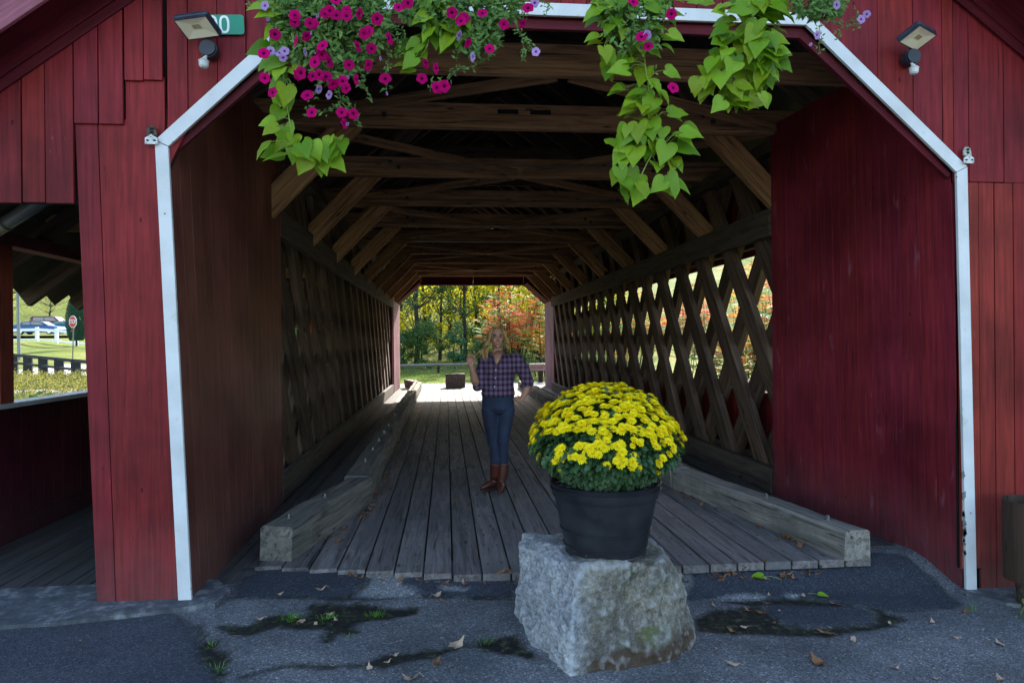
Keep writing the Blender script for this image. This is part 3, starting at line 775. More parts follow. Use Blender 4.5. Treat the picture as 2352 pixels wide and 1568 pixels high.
# ------------------------------------------------------------------ side walkway on the left
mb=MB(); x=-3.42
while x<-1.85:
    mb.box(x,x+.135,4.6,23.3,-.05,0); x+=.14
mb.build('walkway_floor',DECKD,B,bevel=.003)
mb=MB(); y=4.6
while y<23.2: mb.box(-3.5,-3.47,y,y+.146,-.3,1.05); y+=.15
mb.box(-3.53,-3.502,4.6,23.2,.90,1.02)
mb.box(-3.466,-3.44,4.6,23.2,-.02,.14)
mb.build('walkway_wall',paint('dark_red_rail_paint',(.095,.010,.022),var=.05),B)
mb=MB(); mb.box(-3.58,-3.40,4.45,23.25,1.052,1.09); mb.build('rail_cap',plain('pale_rail_cap',(.55,.55,.53),.6,0,6,.12),B,bevel=.004)
POSTP=paint('orange_red_post_paint',(.36,.075,.045))
for i in range(8):
    y=5.70+2.45*i
    mb=MB(); mb.box(-3.56,-3.415,y-.1,y+.07,1.091,2.33); mb.build('walkway_post',POSTP,B,bevel=.005)
mb=MB(); mb.box(-3.57,-3.42,4.36,23.3,2.332,2.44); mb.build('walkway_plate',paint('purple_red_plate_paint',(.22,.05,.07),'Y'),B,bevel=.004)
for y in(6.4,8.4,10.8,13.2,15.6,18):
    beam('walkway_tie',(-3.5,y,2.62),(-1.9,y,2.62),.06,.15,BRACE,B,.003)
a_=onY(-60,560,5.3); b_=onY(180,408,5.1)
mb=MB(); mb.tube([a_,b_],.05,20); mb.tube([a_.lerp(b_,.30),a_.lerp(b_,.315)],.056,20)
mb.build('drain_pipe',plain('grey_plastic_pipe',(.16,.165,.15),.35,0,4,.2,.5),B,smooth=True)

# ------------------------------------------------------------------ boulder
def C3(x,y,Y): return onY(1129+.3643*x,997+.3643*y,Y)
def C3g(x,y,z=-.12):
    q=gz(1129+.3643*x,997+.3643*y,z); return Vector((q[0],q[1],z))
import bmesh
bt=[C3g(515,1552),C3g(850,1528),C3g(1120,1455),C3g(1265,1370),C3g(150,1265),C3g(330,1440)]
vsb=bt+[Vector((bt[3].x+.02,4.15,-.12)),Vector((bt[4].x+.08,4.35,-.12))]
vsb+=[C3(500,1200,3.30),C3(1280,1180,3.62),C3(1240,1060,3.66),C3(148,1050,3.92),C3(145,870,3.95),
      C3(522,838,3.40),C3(800,815,3.42),C3(1090,800,3.50),C3(1180,900,3.58),C3(1075,705,3.85),C3(1000,640,4.2),C3(205,622,4.1),C3(160,700,3.98),C3(430,618,4.3),C3(400,700,3.75)]
bm=bmesh.new()
for v in vsb: bm.verts.new(v)
r_=bmesh.ops.convex_hull(bm,input=bm.verts)
bmesh.ops.delete(bm,geom=[e for e in r_['geom_interior'] if isinstance(e,bmesh.types.BMVert)],context='VERTS')
rc=random.Random(12)
for (pc,pn_) in((C3(520,842,3.36),(-.25,-.75,.62)),(C3(1090,800,3.46),(.25,-.6,.75)),(C3(1275,1120,3.6),(.9,-.35,.35)),(C3(300,690,3.9),(-.55,-.35,.76)),(C3(240,960,3.8),(-.93,-.25,-.2)),(C3(700,1500,3.2),(.15,-.93,-.45)),(C3(1180,1420,3.5),(.6,-.6,-.45)),(C3(800,812,3.40),(.05,-.72,.69)),(C3(150,1120,3.95),(-1,.05,.1)),(C3(1150,900,3.52),(.62,-.55,.55))):
    nv=Vector(pn_).normalized(); far=max((v.co-Vector(pc)).dot(nv) for v in bm.verts); depth=min(far,.035)
    bmesh.ops.bisect_plane(bm,geom=bm.verts[:]+bm.edges[:]+bm.faces[:],plane_co=Vector(pc)+nv*(far-depth),plane_no=nv,clear_outer=True)
    hh=bmesh.ops.holes_fill(bm,edges=[e for e in bm.edges if e.is_boundary],sides=0)
bmesh.ops.triangulate(bm,faces=bm.faces)
for q in range(5): 
    long=[e for e in bm.edges if e.calc_length()>.022]
    if not long: break
    bmesh.ops.subdivide_edges(bm,edges=long,cuts=1,use_grid_fill=False)
    bmesh.ops.triangulate(bm,faces=bm.faces)
bm.normal_update()
hc=C3(985,1090,3.4)
for v in bm.verts:
    p=v.co; nrm=v.normal
    fq=noise.cell(p*6.5+Vector((9,2,4))); d=.014*noise.noise(p*3.2)+.030*noise.noise(p*6+Vector((3,0,0)))+.018*abs(noise.noise(p*4.2+Vector((0,5,1))))-.020*abs(noise.noise(p*11))+.006*fq+.010*noise.noise(p*28)+.005*noise.noise(p*65)
    d-= .03*max(0,noise.noise(Vector((p.x*5,p.y*5,p.z*1.5))*1.0))
    if nrm.y<-.35 and nrm.z<.6:
        ex=(p.x-hc.x)/.20; ez=(p.z-hc.z)/.17
        rr=math.sqrt(ex*ex+ez*ez)+.45*noise.noise(p*7+Vector((8,8,8)))
        if rr<1.15: d-=.045*(1-sstep(.5,1.15,rr))-.02*math.exp(-((ex+.55)**2)*30)
    if nrm.z>.7: d*=.6
    v.co=p+nrm*d
me=bpy.data.meshes.new('boulder'); bm.to_mesh(me); bm.free()
me.polygons.foreach_set('use_smooth',[True]*len(me.polygons)); me.set_sharp_from_angle(angle=R(24))
m,n,l,b,o=newmat('granite_boulder_stone'); tc=n.new("ShaderNodeTexCoord"); P_=tc.outputs['Object']
mp=n.new("ShaderNodeMapping"); mp.inputs['Rotation'].default_value=(.3,.9,.4); mp.inputs['Scale'].default_value=(60,22,60); l.new(P_,mp.inputs[0])
g=noi(n,l,mp.outputs[0],1.,7,.75,.5); g2=noi(n,l,P_,4.5,6,.65); g3=noi(n,l,P_,150,3,.6)
r=ramp(n,[(.28,(.12,.125,.13)),(.44,(.30,.31,.32)),(.56,(.48,.49,.50)),(.72,(.75,.75,.74))]); l.new(g,r.inputs[0])
r2=ramp(n,[(.35,(.55,.56,.6)),(.65,(1.1,1.08,1.02))]); l.new(g2,r2.inputs[0]); c=mixc(n,l,1.,r.outputs[0],r2.outputs[0],'MULTIPLY')
# warm stain and painted-in shade on the front face, moss and brown soil line
sx=n.new("ShaderNodeSeparateXYZ"); l.new(P_,sx.inputs[0])
geo=n.new("ShaderNodeNewGeometry")
def band(sock,a,b_,c_=None):
    x=n.new("ShaderNodeMapRange"); x.clamp=True; x.inputs[1].default_value=a; x.inputs[2].default_value=b_; l.new(sock,x.inputs[0]); return x.outputs[0]
def mul(a,b_,op='MULTIPLY'):
    x=n.new("ShaderNodeMath"); x.operation=op; 
    for i,v in enumerate((a,b_)):
        if hasattr(v,'links'): l.new(v,x.inputs[i])
        else: x.inputs[i].default_value=v
    return x.outputs[0]
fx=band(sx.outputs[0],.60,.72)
mossn=ramp(n,[(.54,(0,0,0)),(.64,(1,1,1))]); l.new(noi(n,l,P_,5.5,6,.7),mossn.inputs[0])
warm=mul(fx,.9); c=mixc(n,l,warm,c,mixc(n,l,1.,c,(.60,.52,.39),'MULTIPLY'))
mossf=mul(mul(mossn.outputs[0],band(sx.outputs[0],.70,.95)),.8)
c=mixc(n,l,mossf,c,(.11,.135,.035))
zz=mul(sx.outputs[2],mul(mul(g2,-.28),.14,'ADD'),'ADD')   # z wobble
brown=mul(band(zz,.025,-.02),fx); c=mixc(n,l,mul(brown,.85),c,(.085,.048,.026))
dk=ramp(n,[(.62,(0,0,0)),(.75,(.75,.75,.75))]); l.new(noi(n,l,P_,9,6,.7),dk.inputs[0]); c=mixc(n,l,dk.outputs[0],c,(.10,.085,.06))
rp=ramp(n,[(.505,(0,0,0)),(.56,(1,1,1))]); l.new(geo.outputs['Pointiness'],rp.inputs[0]); c=mixc(n,l,mul(rp.outputs[0],.42),c,(.72,.73,.72))  # pale chipped edges, also painting an edge highlight into the colour
rq=ramp(n,[(.43,(1,1,1)),(.49,(0,0,0))]); l.new(geo.outputs['Pointiness'],rq.inputs[0]); c=mixc(n,l,mul(rq.outputs[0],.7),c,(.07,.065,.05))  # creases painted darker to deepen the hollows
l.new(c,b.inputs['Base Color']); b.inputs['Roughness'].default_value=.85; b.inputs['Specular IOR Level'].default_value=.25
n1=bump(n,l,b,g,1.0,.018); bump(n,l,b,g3,.5,.004,n1)
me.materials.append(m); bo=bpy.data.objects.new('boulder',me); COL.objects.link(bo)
tag(bo,'large rough grey granite boulder with mossy front holding the black flower pot','boulder')
from mathutils.bvhtree import BVHTree
bvh=BVHTree.FromPolygons([v.co for v in me.vertices],[tuple(p.vertices) for p in me.polygons])

# ------------------------------------------------------------------ black pot with soil
PC=onY(1391,1262,3.66); PX,PY=PC.x,3.66
hits=[bvh.ray_cast(Vector((PX+.2*math.cos(a),PY+.2*math.sin(a),3)),Vector((0,0,-1)))[0] for a in [i*.5 for i in range(13)]]
hits=[h.z for h in hits if h]; ZB=max(onY(1391,1266,3.66).z,sorted(hits)[-4] if hits else 0)
ZT=onY(1394,1102,3.66).z
pot=MB(); H=ZT-ZB
rb,rt_=.220,.298
prof=[(0,rb-.01),(.0,rb)]
def pr_(f): return rb+(rt_-rb)*f-.004
for f,dr in((.02,0),(.115,0),(.12,.006),(.135,.006),(.14,0),(.335,0),(.34,.007),(.358,.007),(.363,0),(.60,0),(.79,0),(.795,.007),(.81,.009),(.905,.006),(.91,.015),(.93,.015),(.935,.006),(.985,.008),(1.0,.010),(1.004,.004),(1.0,-.008),(.9,-.012)):
    prof.append((f,pr_(f)+dr))
pot.rings([(PX,PY,ZB+f*H,r_,r_) for f,r_ in prof],64,cap=True)
m,n,l,b,o=newmat('black_plastic'); tc=n.new("ShaderNodeTexCoord"); g=noi(n,l,tc.outputs['Object'],6,5,.65)
r=ramp(n,[(.35,(.009,.0095,.012)),(.7,(.019,.020,.025))]); l.new(g,r.inputs[0])
v=n.new("ShaderNodeTexVoronoi"); v.inputs['Scale'].default_value=26; l.new(tc.outputs['Object'],v.inputs['Vector'])
rv=ramp(n,[(.05,(1,1,1)),(.08,(0,0,0))]); l.new(v.outputs['Distance'],rv.inputs[0])
rz=n.new("ShaderNodeSeparateXYZ"); l.new(tc.outputs['Object'],rz.inputs[0])
x_=n.new("ShaderNodeMapRange"); x_.inputs[1].default_value=ZB+.09; x_.inputs[2].default_value=ZB; l.new(rz.outputs[2],x_.inputs[0])
fac=mixc(n,l,1.,rv.outputs[0],x_.outputs[0],'MULTIPLY'); l.new(mixc(n,l,fac,r.outputs[0],(.3,.3,.3)),b.inputs['Base Color'])
rr=ramp(n,[(.3,(.32,.32,.32)),(.7,(.5,.5,.5))]); l.new(g,rr.inputs[0]); l.new(rr.outputs[0],b.inputs['Roughness'])
POT=pot.build('flower_pot',m,smooth=True)
POT.data.set_sharp_from_angle(angle=R(25))
tag(POT,'wide black plastic pot standing on the boulder','pot')
m,n,l,b,o=newmat('potting_soil'); tc=n.new("ShaderNodeTexCoord"); v=n.new("ShaderNodeTexVoronoi"); v.inputs['Scale'].default_value=95; l.new(tc.outputs['Object'],v.inputs['Vector'])
s_=n.new("ShaderNodeSeparateColor"); l.new(v.outputs['Color'],s_.inputs[0]); r=ramp(n,[(.0,(.012,.008,.006)),(.72,(.035,.022,.016)),(.80,(.12,.09,.06)),(.86,(.75,.72,.62))]); l.new(s_.outputs[0],r.inputs[0])
r.color_ramp.interpolation='CONSTANT'
l.new(r.outputs[0],b.inputs['Base Color']); b.inputs['Roughness'].default_value=.9; bump(n,l,b,v.outputs['Distance'],1.,.01)
so_=MB(); so_.rings([(PX,PY,ZT-.05,.275,.275),(PX,PY,ZT-.020,.286,.286),(PX,PY,ZT-.026,.2,.2),(PX,PY,ZT-.022,.08,.08)],40)
so_.build('soil',m,POT,smooth=True)

# ------------------------------------------------------------------ leaf shapes
def frame(dirv,nrm):
    """rotation with -Y along dirv (leaf tip) and Z near nrm"""
    y=-Vector(dirv).normalized(); z=Vector(nrm); z=(z-y*z.dot(y)); 
    if z.length<1e-4: z=y.orthogonal()
    z.normalize(); x=y.cross(z); return Matrix((x,y,z)).transposed()
HR=[(0,0),(.10,.13),(.27,.17),(.44,.05),(.49,-.17),(.43,-.40),(.28,-.62),(.11,-.85),(0,-1.02)]
def heart(mb,p,M,s,fold=.3,curl=.25,wav=0.):
    n0=len(mb.v)
    mid=[(0,0),(0,-.33),(0,-.66)]
    def zz(x,y): return abs(x)*fold-curl*(y+.3)**2+wav*math.sin(y*9+x*5)*abs(x)
    for x,y in mid: mb.v.append(tuple(p+M@Vector((x*s,y*s,zz(x,y)*s))))
    for sg in(1,-1):
        for x,y in HR[1:-1]: mb.v.append(tuple(p+M@Vector((x*s*sg,y*s,zz(x,y)*s))))
    mb.v.append(tuple(p+M@Vector((0,-1.02*s,zz(0,-1.02)*s))))
    tip=n0+3+14
    for sg in(0,1):
        r=[n0+3+sg*7+i for i in range(7)]
        tr=[(0,r[0],r[1]),(0,r[1],r[2]),(0,r[2],r[3]),(0,r[3],1),(1,r[3],r[4]),(1,r[4],2),(2,r[4],r[5]),(2,r[5],r[6]),(2,r[6],'t')]
        for t in tr:
            f=[n0+q if isinstance(q,int) and q<3 else (tip if q=='t' else q) for q in t]
            mb.f.append(tuple(f) if sg else tuple(reversed(f))); mb.m.append(0)
def lance(mb,p,M,L,W,fold=.3,curl=.2,mi=0):
    n0=len(mb.v)
    for x,y in((0,0),(0,-.5),(0,-1),(.5,-.3),(.42,-.65),(-.5,-.3),(-.42,-.65)):
        mb.v.append(tuple(p+M@Vector((x*W,y*L,(abs(x)*fold*W-curl*L*(y)**2)))))
    for f in((0,3,1),(1,3,4),(1,4,2),(0,1,5),(1,6,5),(1,2,6)):
        mb.f.append(tuple(n0+i for i in f)); mb.m.append(mi)
def lobed(mb,p,M,s):
    n0=len(mb.v); pts=[(0,.0),(.18,-.1),(.42,-.12),(.28,-.32),(.48,-.5),(.24,-.55),(.26,-.8),(0,-1.),(-.26,-.8),(-.24,-.55),(-.48,-.5),(-.28,-.32),(-.42,-.12),(-.18,-.1)]
    mb.v.append(tuple(p+M@Vector((0,-.5*s,-.05*s))))
    for x,y in pts: mb.v.append(tuple(p+M@Vector((x*s,y*s,(abs(x)*.3-.3*y*y)*s))))
    k=len(pts)
    for i in range(k): mb.f.append((n0,n0+1+i,n0+1+(i+1)%k)); mb.m.append(0)

# ------------------------------------------------------------------ yellow chrysanthemum
MUMF=leafmat('chrysanthemum_leaves',[(.022,.055,.018),(.038,.09,.028),(.06,.13,.045),(.03,.075,.025)],.2,.45)
m,n,l,b,o=newmat('yellow_petals'); geo=n.new("ShaderNodeNewGeometry"); oi=n.new("ShaderNodeObjectInfo")
r=ramp(n,[(0,(.86,.66,.004)),(.5,(.94,.78,.006)),(1,(.96,.85,.02))]); l.new(geo.outputs['Random Per Island'],r.inputs[0])
l.new(r.outputs[0],b.inputs['Base Color']); b.inputs['Roughness'].default_value=.6; b.inputs['Specular IOR Level'].default_value=.2
t=n.new("ShaderNodeBsdfTranslucent"); l.new(r.outputs[0],t.inputs[0]); mx=n.new("ShaderNodeMixShader"); mx.inputs[0].default_value=.3
l.new(b.outputs[0],mx.inputs[1]); l.new(t.outputs[0],mx.inputs[2]); l.new(mx.outputs[0],o.inputs[0]); YEL=m
def mumflower(mb,p,M,R_,rg):
    for ring,(np_,a0,rr,tilt) in enumerate(((15,0,1.,.12),(13,.2,.86,.45),(10,.5,.62,.85),(7,.1,.38,1.2))):
        for i in range(np_):
            a=a0+2*math.pi*i/np_+rg.uniform(-.08,.08); L=R_*rr*rg.uniform(.88,1.1); w_=R_*.13*(1.1 if ring<2 else .9)
            ct,s_t=math.cos(tilt),math.sin(tilt); ca,sa=math.cos(a),math.sin(a)
            def P(d,s_,up): 
                x=d*ct*ca-s_*sa; y=d*ct*sa+s_*ca; z=d*s_t+up; return tuple(p+M@Vector((x,y,z)))
            n0=len(mb.v); mb.v+=[P(.12*R_,-w_*.5,0),P(.12*R_,w_*.5,0),P(L*.75,w_,.03*R_),P(L*.75,-w_,.03*R_),P(L,0,-.05*R_)]
            mb.f+=[(n0,n0+1,n0+2,n0+3),(n0+3,n0+2,n0+4)]; mb.m+=[0,0]
MUM=empty('chrysanthemum',(PX,PY,ZT-.03),'round bushy chrysanthemum covered with yellow flowers growing in the black pot','plant')
MC=Vector((PX+.008,PY,ZT+.15)); RXm,RZm=.412,onY(1395,884,3.66).z-ZT-.16
variants=[]
for q in range(3):
    mb=MB(); mumflower(mb,Vector(),Matrix.Identity(3),1.0,random.Random(q)); variants.append(mb.mesh('flower_head',YEL))
cands=[]; rg=random.Random(5); tries=0
while len(cands)<720 and tries<90000:
    tries+=1
    a=rg.uniform(0,2*math.pi); u=rg.uniform(-.42,1); ph=math.asin(u)
    dirv=Vector((math.cos(ph)*math.cos(a),math.cos(ph)*math.sin(a),u))
    keep=1.0 if u>.38 else (.6+.4*(u-.1)/.28 if u>.1 else (.35 if u>-.12 else .07))
    if noise.noise(dirv*4.2)<(-.62 if u>.42 else -.05): continue
    if rg.random()>keep: continue
    rad=1+.09*noise.noise(dirv*2.6)+rg.uniform(-.05,.04)
    p=MC+Vector((dirv.x*RXm*rad,dirv.y*RXm*rad,dirv.z*(RZm if u>0 else .22)*rad))
    k_=.30+(p.z-ZT-.08)*1.3; q_=math.hypot(p.x-MC.x,p.y-MC.y)
    if p.z<ZT+.085: continue
    if q_>k_: p.x=MC.x+(p.x-MC.x)*k_/q_; p.y=MC.y+(p.y-MC.y)*k_/q_
    if min([(p-c[0]).length for c in cands] or [9])<.0235: continue
    nn=Vector((dirv.x/RXm,dirv.y/RXm,dirv.z/RZm*1.0)).normalized()+Vector((0,0,.35))+Vector((rg.uniform(-.3,.3),rg.uniform(-.3,.3),rg.uniform(-.1,.3)))
    cands.append((p,nn.normalized(),rg.uniform(.023,.031)*(1 if rg.random()>.1 else .6)))
toc=Vector((0,0,CAMZ))
cands.sort(key=lambda c:-(c[1].dot((toc-c[0]).normalized())*1.0 - .4*(c[0]-toc).length)*c[2])
rest=MB()
for i,(p,nn,s_) in enumerate(cands):
    M=nn.to_track_quat('Z','Y').to_matrix()@Matrix.Rotation(rg.uniform(0,6),3,'Z')
    if i<100: place('flower_head',variants[i%3],Matrix.Translation(p)@M.to_4x4()@Matrix.Scale(s_,4),MUM)
    else: mumflower(rest,p,M*s_ if False else M,s_,rg)
rf=rest.build('flower_heads',YEL,MUM); rf['kind']='stuff'
mb=MB(); sm_=MB()
for i in range(4600):
    a=rg.uniform(0,2*math.pi); u=rg.uniform(-.5,1); ph=math.asin(u); rad=rg.uniform(.60,.975)
    dirv=Vector((math.cos(ph)*math.cos(a),math.cos(ph)*math.sin(a),u))
    p=MC+Vector((dirv.x*RXm*rad,dirv.y*RXm*rad,dirv.z*(RZm if u>0 else .34)*rad))
    if p.z<ZT-.01: continue
    p.z=max(p.z,ZT+.02); k_=.17+max(0,p.z-ZT)*1.5; q_=math.hypot(p.x-MC.x,p.y-MC.y)
    if q_>k_: p.x=MC.x+(p.x-MC.x)*k_/q_; p.y=MC.y+(p.y-MC.y)*k_/q_
    nn=dirv+Vector((rg.uniform(-.6,.6),rg.uniform(-.6,.6),.5+rg.uniform(-.3,.3)))
    lobed(mb,p,frame(dirv+Vector((rg.uniform(-.5,.5),rg.uniform(-.5,.5),-.5)),nn),rg.uniform(.028,.05))
for i in range(160):
    a=rg.uniform(0,6.28); q=rg.uniform(.02,.2); p0=Vector((PX+q*math.cos(a),PY+q*math.sin(a),ZT-.03))
    u=rg.uniform(.0,.9); ph=math.asin(u); a2=a+rg.uniform(-.3,.3)
    p1=MC+Vector((math.cos(ph)*math.cos(a2)*RXm*.93,math.cos(ph)*math.sin(a2)*RXm*.93,u*RZm*.93))
    sm_.tube([p0,p0.lerp(p1,.5)+Vector((0,0,-.03)),p1],[.0035,.0028,.002],5)
mb.build('foliage',MUMF,MUM); sm_.build('stems',plain('green_stems',(.05,.085,.025),.6),MUM)

# ------------------------------------------------------------------ hanging plants
K2=lambda x,y,Y:onY(564.5+.336*x,.336*y,Y)
K3=lambda x,y,Y:onY(1129+.336*x,.336*y,Y)
K4=lambda x,y,Y:onY(1693.5+.336*x,.336*y,Y)
YH=3.35
LIME=leafmat('lime_sweet_potato_leaves',[(.10,.23,.008),(.18,.34,.012),(.28,.46,.025),(.24,.32,.006),(.15,.31,.015)],.4,.42,.3)
LSTEM=plain('lime_stems',(.22,.30,.05),.5)
PETF=leafmat('petunia_foliage',[(.08,.17,.04),(.13,.25,.06),(.20,.34,.09),(.10,.20,.05),(.24,.36,.09)],.35,.6,.2)
PSTEM=plain('green_wiry_stems',(.09,.15,.04),.6)
rg=random.Random(11)
def vine(label,group,K,pts,stems,scale=1.0):
    top=K(stems[0][0][0],-120,YH); npt=len(pts)
    e=empty('sweet_potato_vine',top,label,'plant',group)
    mb=MB(); st_=MB(); S=[]
    for s_ in stems:
        q=[K(x,y,YH+rg.uniform(-.01,.02)) for x,y in s_]; S+= [(q[i].lerp(q[i+1],t/4)) for i in range(len(q)-1) for t in range(4)]
        st_.tube(q,[.0035]*len(q),6)
    pts=list(pts)+[(x+rg.uniform(-45,45),y+rg.uniform(-40,40)) for x,y in pts if rg.random()<.45]
    for ip,(x,y) in enumerate(pts):
        near=K(x,y,YH); h=min(S,key=lambda s_:(s_-near).length)
        off=near-h; Y=YH+(rg.uniform(-.10,.04) if ip<npt else rg.uniform(.0,.08))
        p=K(x,y,Y); sz=rg.uniform(.066,.118)*scale
        side=max(-1,min(1,off.x/.10))
        tip=Vector((side*1.1+rg.uniform(-.6,.6),rg.uniform(-.5,.1),-1+abs(side)*.5+rg.uniform(-.2,.5)))
        nrm=Vector((side*.3+rg.uniform(-.6,.6),-1,rg.uniform(.0,1.7)))
        M=frame(tip,nrm); base=p-M@Vector((0,-.42*sz,0))
        heart(mb,base,M,sz,rg.uniform(.1,.42),rg.uniform(.1,.4),rg.uniform(0,.12))
        mid=(base+h)/2+Vector((0,.01,.02)); st_.tube([h,mid,base],[.002,.0017,.0015],5,cap=False)
    mb.build('foliage',LIME,e,smooth=True); st_.build('stems',LSTEM,e); return e
VA=[(150,90),(180,225),(90,350),(130,445),(190,440),(220,500),(230,620),(270,650),(270,700),(230,690),(210,790),(150,840),(165,890),(280,915),(260,980),(120,1015),(200,1075),(330,1055),(400,1020),(410,1050),(520,1040),(400,1125),(445,1110),(540,1140),(630,1130),(650,990),(565,975),(560,1020),(480,1030),(590,1065),(80,50),(200,60),(260,190),(240,300),(370,410),(350,480),(200,570),(500,20)]
vine('lime green trailing vine at the left end, dropping in one thin strand below the petunias','trailing lime vines over the entrance',K2,VA,
     [[(230,-200),(220,100),(210,350),(270,560),(285,750),(310,880),(320,1000)],[(320,1000),(400,1080),(480,1090),(560,1040),(600,960)]])
VB=[(1200,130),(1280,180),(1330,170),(1440,95),(1460,245),(1310,265),(1240,235),(1190,310),(1140,330),(1080,350),(1370,300),(1400,270),(1210,372),(1120,425),(1080,445),(1150,385),(1270,30),(1230,50),(1310,15),(1180,60),(1500,150),(1420,190),(1110,60),(1350,60)]
vine('short lime green vine with a few broad leaves between the two masses of petunias','trailing lime vines over the entrance',K2,VB,[[(1280,-200),(1290,0),(1270,200),(1240,320),(1190,400)],[(1270,200),(1380,230),(1440,290)]])
VC=[(760,40),(830,60),(880,90),(1060,80),(1130,60),(760,150),(800,200),(900,230),(1150,190),(1260,250),(1210,330),(690,260),(780,370),(810,395),(960,330),(1030,330),(1100,350),(890,440),(800,500),(870,480),(920,430),(1030,530),(1100,560),(1240,500),(860,605),(980,640),(940,700),(1040,660),(1190,670),(1130,620),(1100,770),(1030,740),(960,800),(1040,860),(1250,800),(920,890),(900,935),(1170,910),(1300,930),(1370,915),(1030,950),(1100,1010),(1000,970),(980,1070),(940,1020),(880,1010),(880,1065),(900,1120),(1130,1130),(1240,1120),(1180,1050),(1260,1020),(1350,1020),(880,1190),(920,1260),(910,1340),(960,1225),(1030,1300),(1000,1340),(1140,1270),(1240,1230),(1200,1300),(1250,1310),(1130,20),(1250,0),(1000,20),(900,20),(1250,110),(1200,110),(1400,10),(1470,10),(740,20),(820,120),(860,160),(700,100),(960,80),(1080,720),(930,760),(1320,960),(1090,880),(1000,900),(1070,1050),(1160,990)]
vine('longest lime green vine, hanging in a thick leafy column right of centre','trailing lime vines over the entrance',K3,VC,[[(1000,-200),(1000,60),(1040,300),(1050,450),(1080,640),(1130,800),(1150,960),(1060,1120),(1000,1250)],[(1150,960),(1230,1130),(1180,1280)],[(1000,60),(860,180),(800,260)],[(1060,1000),(920,1020),(890,1150),(900,1280)]])
VD=[(1560,80),(1640,140),(1560,220),(1540,290),(1690,60),(1740,20),(1800,50),(1840,40),(1880,130),(1760,190),(1860,200),(1950,60),(1940,150),(1640,270),(1700,330),(1770,300),(1820,330),(1660,370),(1530,380),(1600,360),(1500,440),(1550,440),(1640,460),(1570,540),(1740,440),(1830,370),(1920,400),(1900,290),(1950,280),(1440,520),(1450,560),(1400,590),(1470,570),(1440,630),(1590,610),(1740,590),(1800,600),(1850,470),(1900,450),(1550,720),(1650,700),(1730,680),(1800,690),(1860,680),(1880,560),(1930,520),(1700,540),(1620,690),
    (1910,130),(1710,50),(1760,40),(1830,20),(1900,140),(1980,60),(1990,30),(2030,120),(1800,190),(1880,190),(1810,240),(1980,210),(1930,290),(1990,350),(1930,420),(1860,370),(1910,490),(1870,690),(1990,440),(1600,40),(1660,20),(1880,20),(1700,240),(1780,520),(1680,620),(1820,430),(1960,330),(1740,110),(1820,120),(1770,240),(1850,270),(1900,350),(1760,370),(1670,430),(1610,250),(1590,160),(1840,540),(1770,640)]
vine('broad lime green vine at the right, widest and fullest of the trailing vines','trailing lime vines over the entrance',K3,VD,[[(1800,-200),(1800,60),(1780,260),(1700,420),(1620,560),(1580,680)],[(1780,260),(1860,430),(1850,620)],[(1700,420),(1540,520),(1440,600)]])
# petunia blooms
def petalmat(name,outer,inner,vein):
    m,n,l,b,o=newmat(name); at=n.new("ShaderNodeVertexColor"); at.layer_name='Col'; s_=n.new("ShaderNodeSeparateColor"); l.new(at.outputs[0],s_.inputs[0])
    r=ramp(n,[(.24,inner),(.40,vein),(.56,outer),(1,outer)]); l.new(s_.outputs[0],r.inputs[0])
    oi=n.new("ShaderNodeObjectInfo"); hs=n.new("ShaderNodeHueSaturation"); mr=n.new("ShaderNodeMapRange"); mr.inputs[3].default_value=.75; mr.inputs[4].default_value=1.2
    l.new(oi.outputs['Random'],mr.inputs[0]); l.new(mr.outputs[0],hs.inputs['Value']); l.new(r.outputs[0],hs.inputs['Color'])
    l.new(hs.outputs[0],b.inputs['Base Color']); b.inputs['Roughness'].default_value=.7; b.inputs['Specular IOR Level'].default_value=.08
    t=n.new("ShaderNodeBsdfTranslucent"); l.new(hs.outputs[0],t.inputs[0]); mx=n.new("ShaderNodeMixShader"); mx.inputs[0].default_value=.3
    l.new(b.outputs[0],mx.inputs[1]); l.new(t.outputs[0],mx.inputs[2]); l.new(mx.outputs[0],o.inputs[0]); return m
MAG=petalmat('magenta_petals',(.48,.0,.12),(.03,.0,.015),(.15,.0,.05)); LIL=petalmat('lilac_petals',(.46,.28,.56),(.03,.0,.04),(.20,.05,.30))
def petunia(mat):
    mb=MB(); seg=30
    rad=[(.05,-.75),(.09,-.3),(.16,-.10),(.42,-.01),(.75,.035),(1.,.0)]
    for k,(r_,z) in enumerate(rad):
        for j in range(seg):
            a=2*math.pi*j/seg; lob=1-.13*abs(math.cos(a*2.5))**3 if k>3 else 1
            zz=z+(.06*math.cos(a*5)*(k/5)**2)
            mb.v.append((r_*lob*math.cos(a),r_*lob*math.sin(a),zz)); c=k/5; mb.c.append((c+(.06*math.cos(a*10)),0,0))
    for k in range(len(rad)-1):
        for j in range(seg):
            a=k*seg+j; b_=k*seg+(j+1)%seg; mb.f.append((a,b_,b_+seg,a+seg)); mb.m.append(0)
    return mb.mesh('flower',mat,True)
FM,FLm=petunia(MAG),petunia(LIL)
mag=[(2,q) for q in[(335,105),(335,150),(545,90),(575,75),(690,80),(688,108),(778,97),(897,130),(440,160),(465,165),(415,250),(200,235),(123,365),(342,283),(810,232),(835,215),(523,312),(520,375),(470,425),(572,425),(765,320),(858,333),(705,443),(840,447),(982,265),(350,515),(375,500),(455,522),(500,512),(548,522),(660,555),(598,578),(685,605),(755,545),(420,650),(183,632),(130,535),(450,768),(655,768),(735,780),(675,845),(953,538),(1045,50),(1108,22),(1410,88),(1470,142),(1497,120),(1617,90),(1765,168),(1893,165),(1520,297),(1667,333),(1230,435),(1205,537),(1357,590),(1308,600),(1300,468),(615,0),(620,105)]]+[(3,q) for q in[(970,12),(250,55),(1230,97),(1025,250),(1070,318),(1243,600)]]
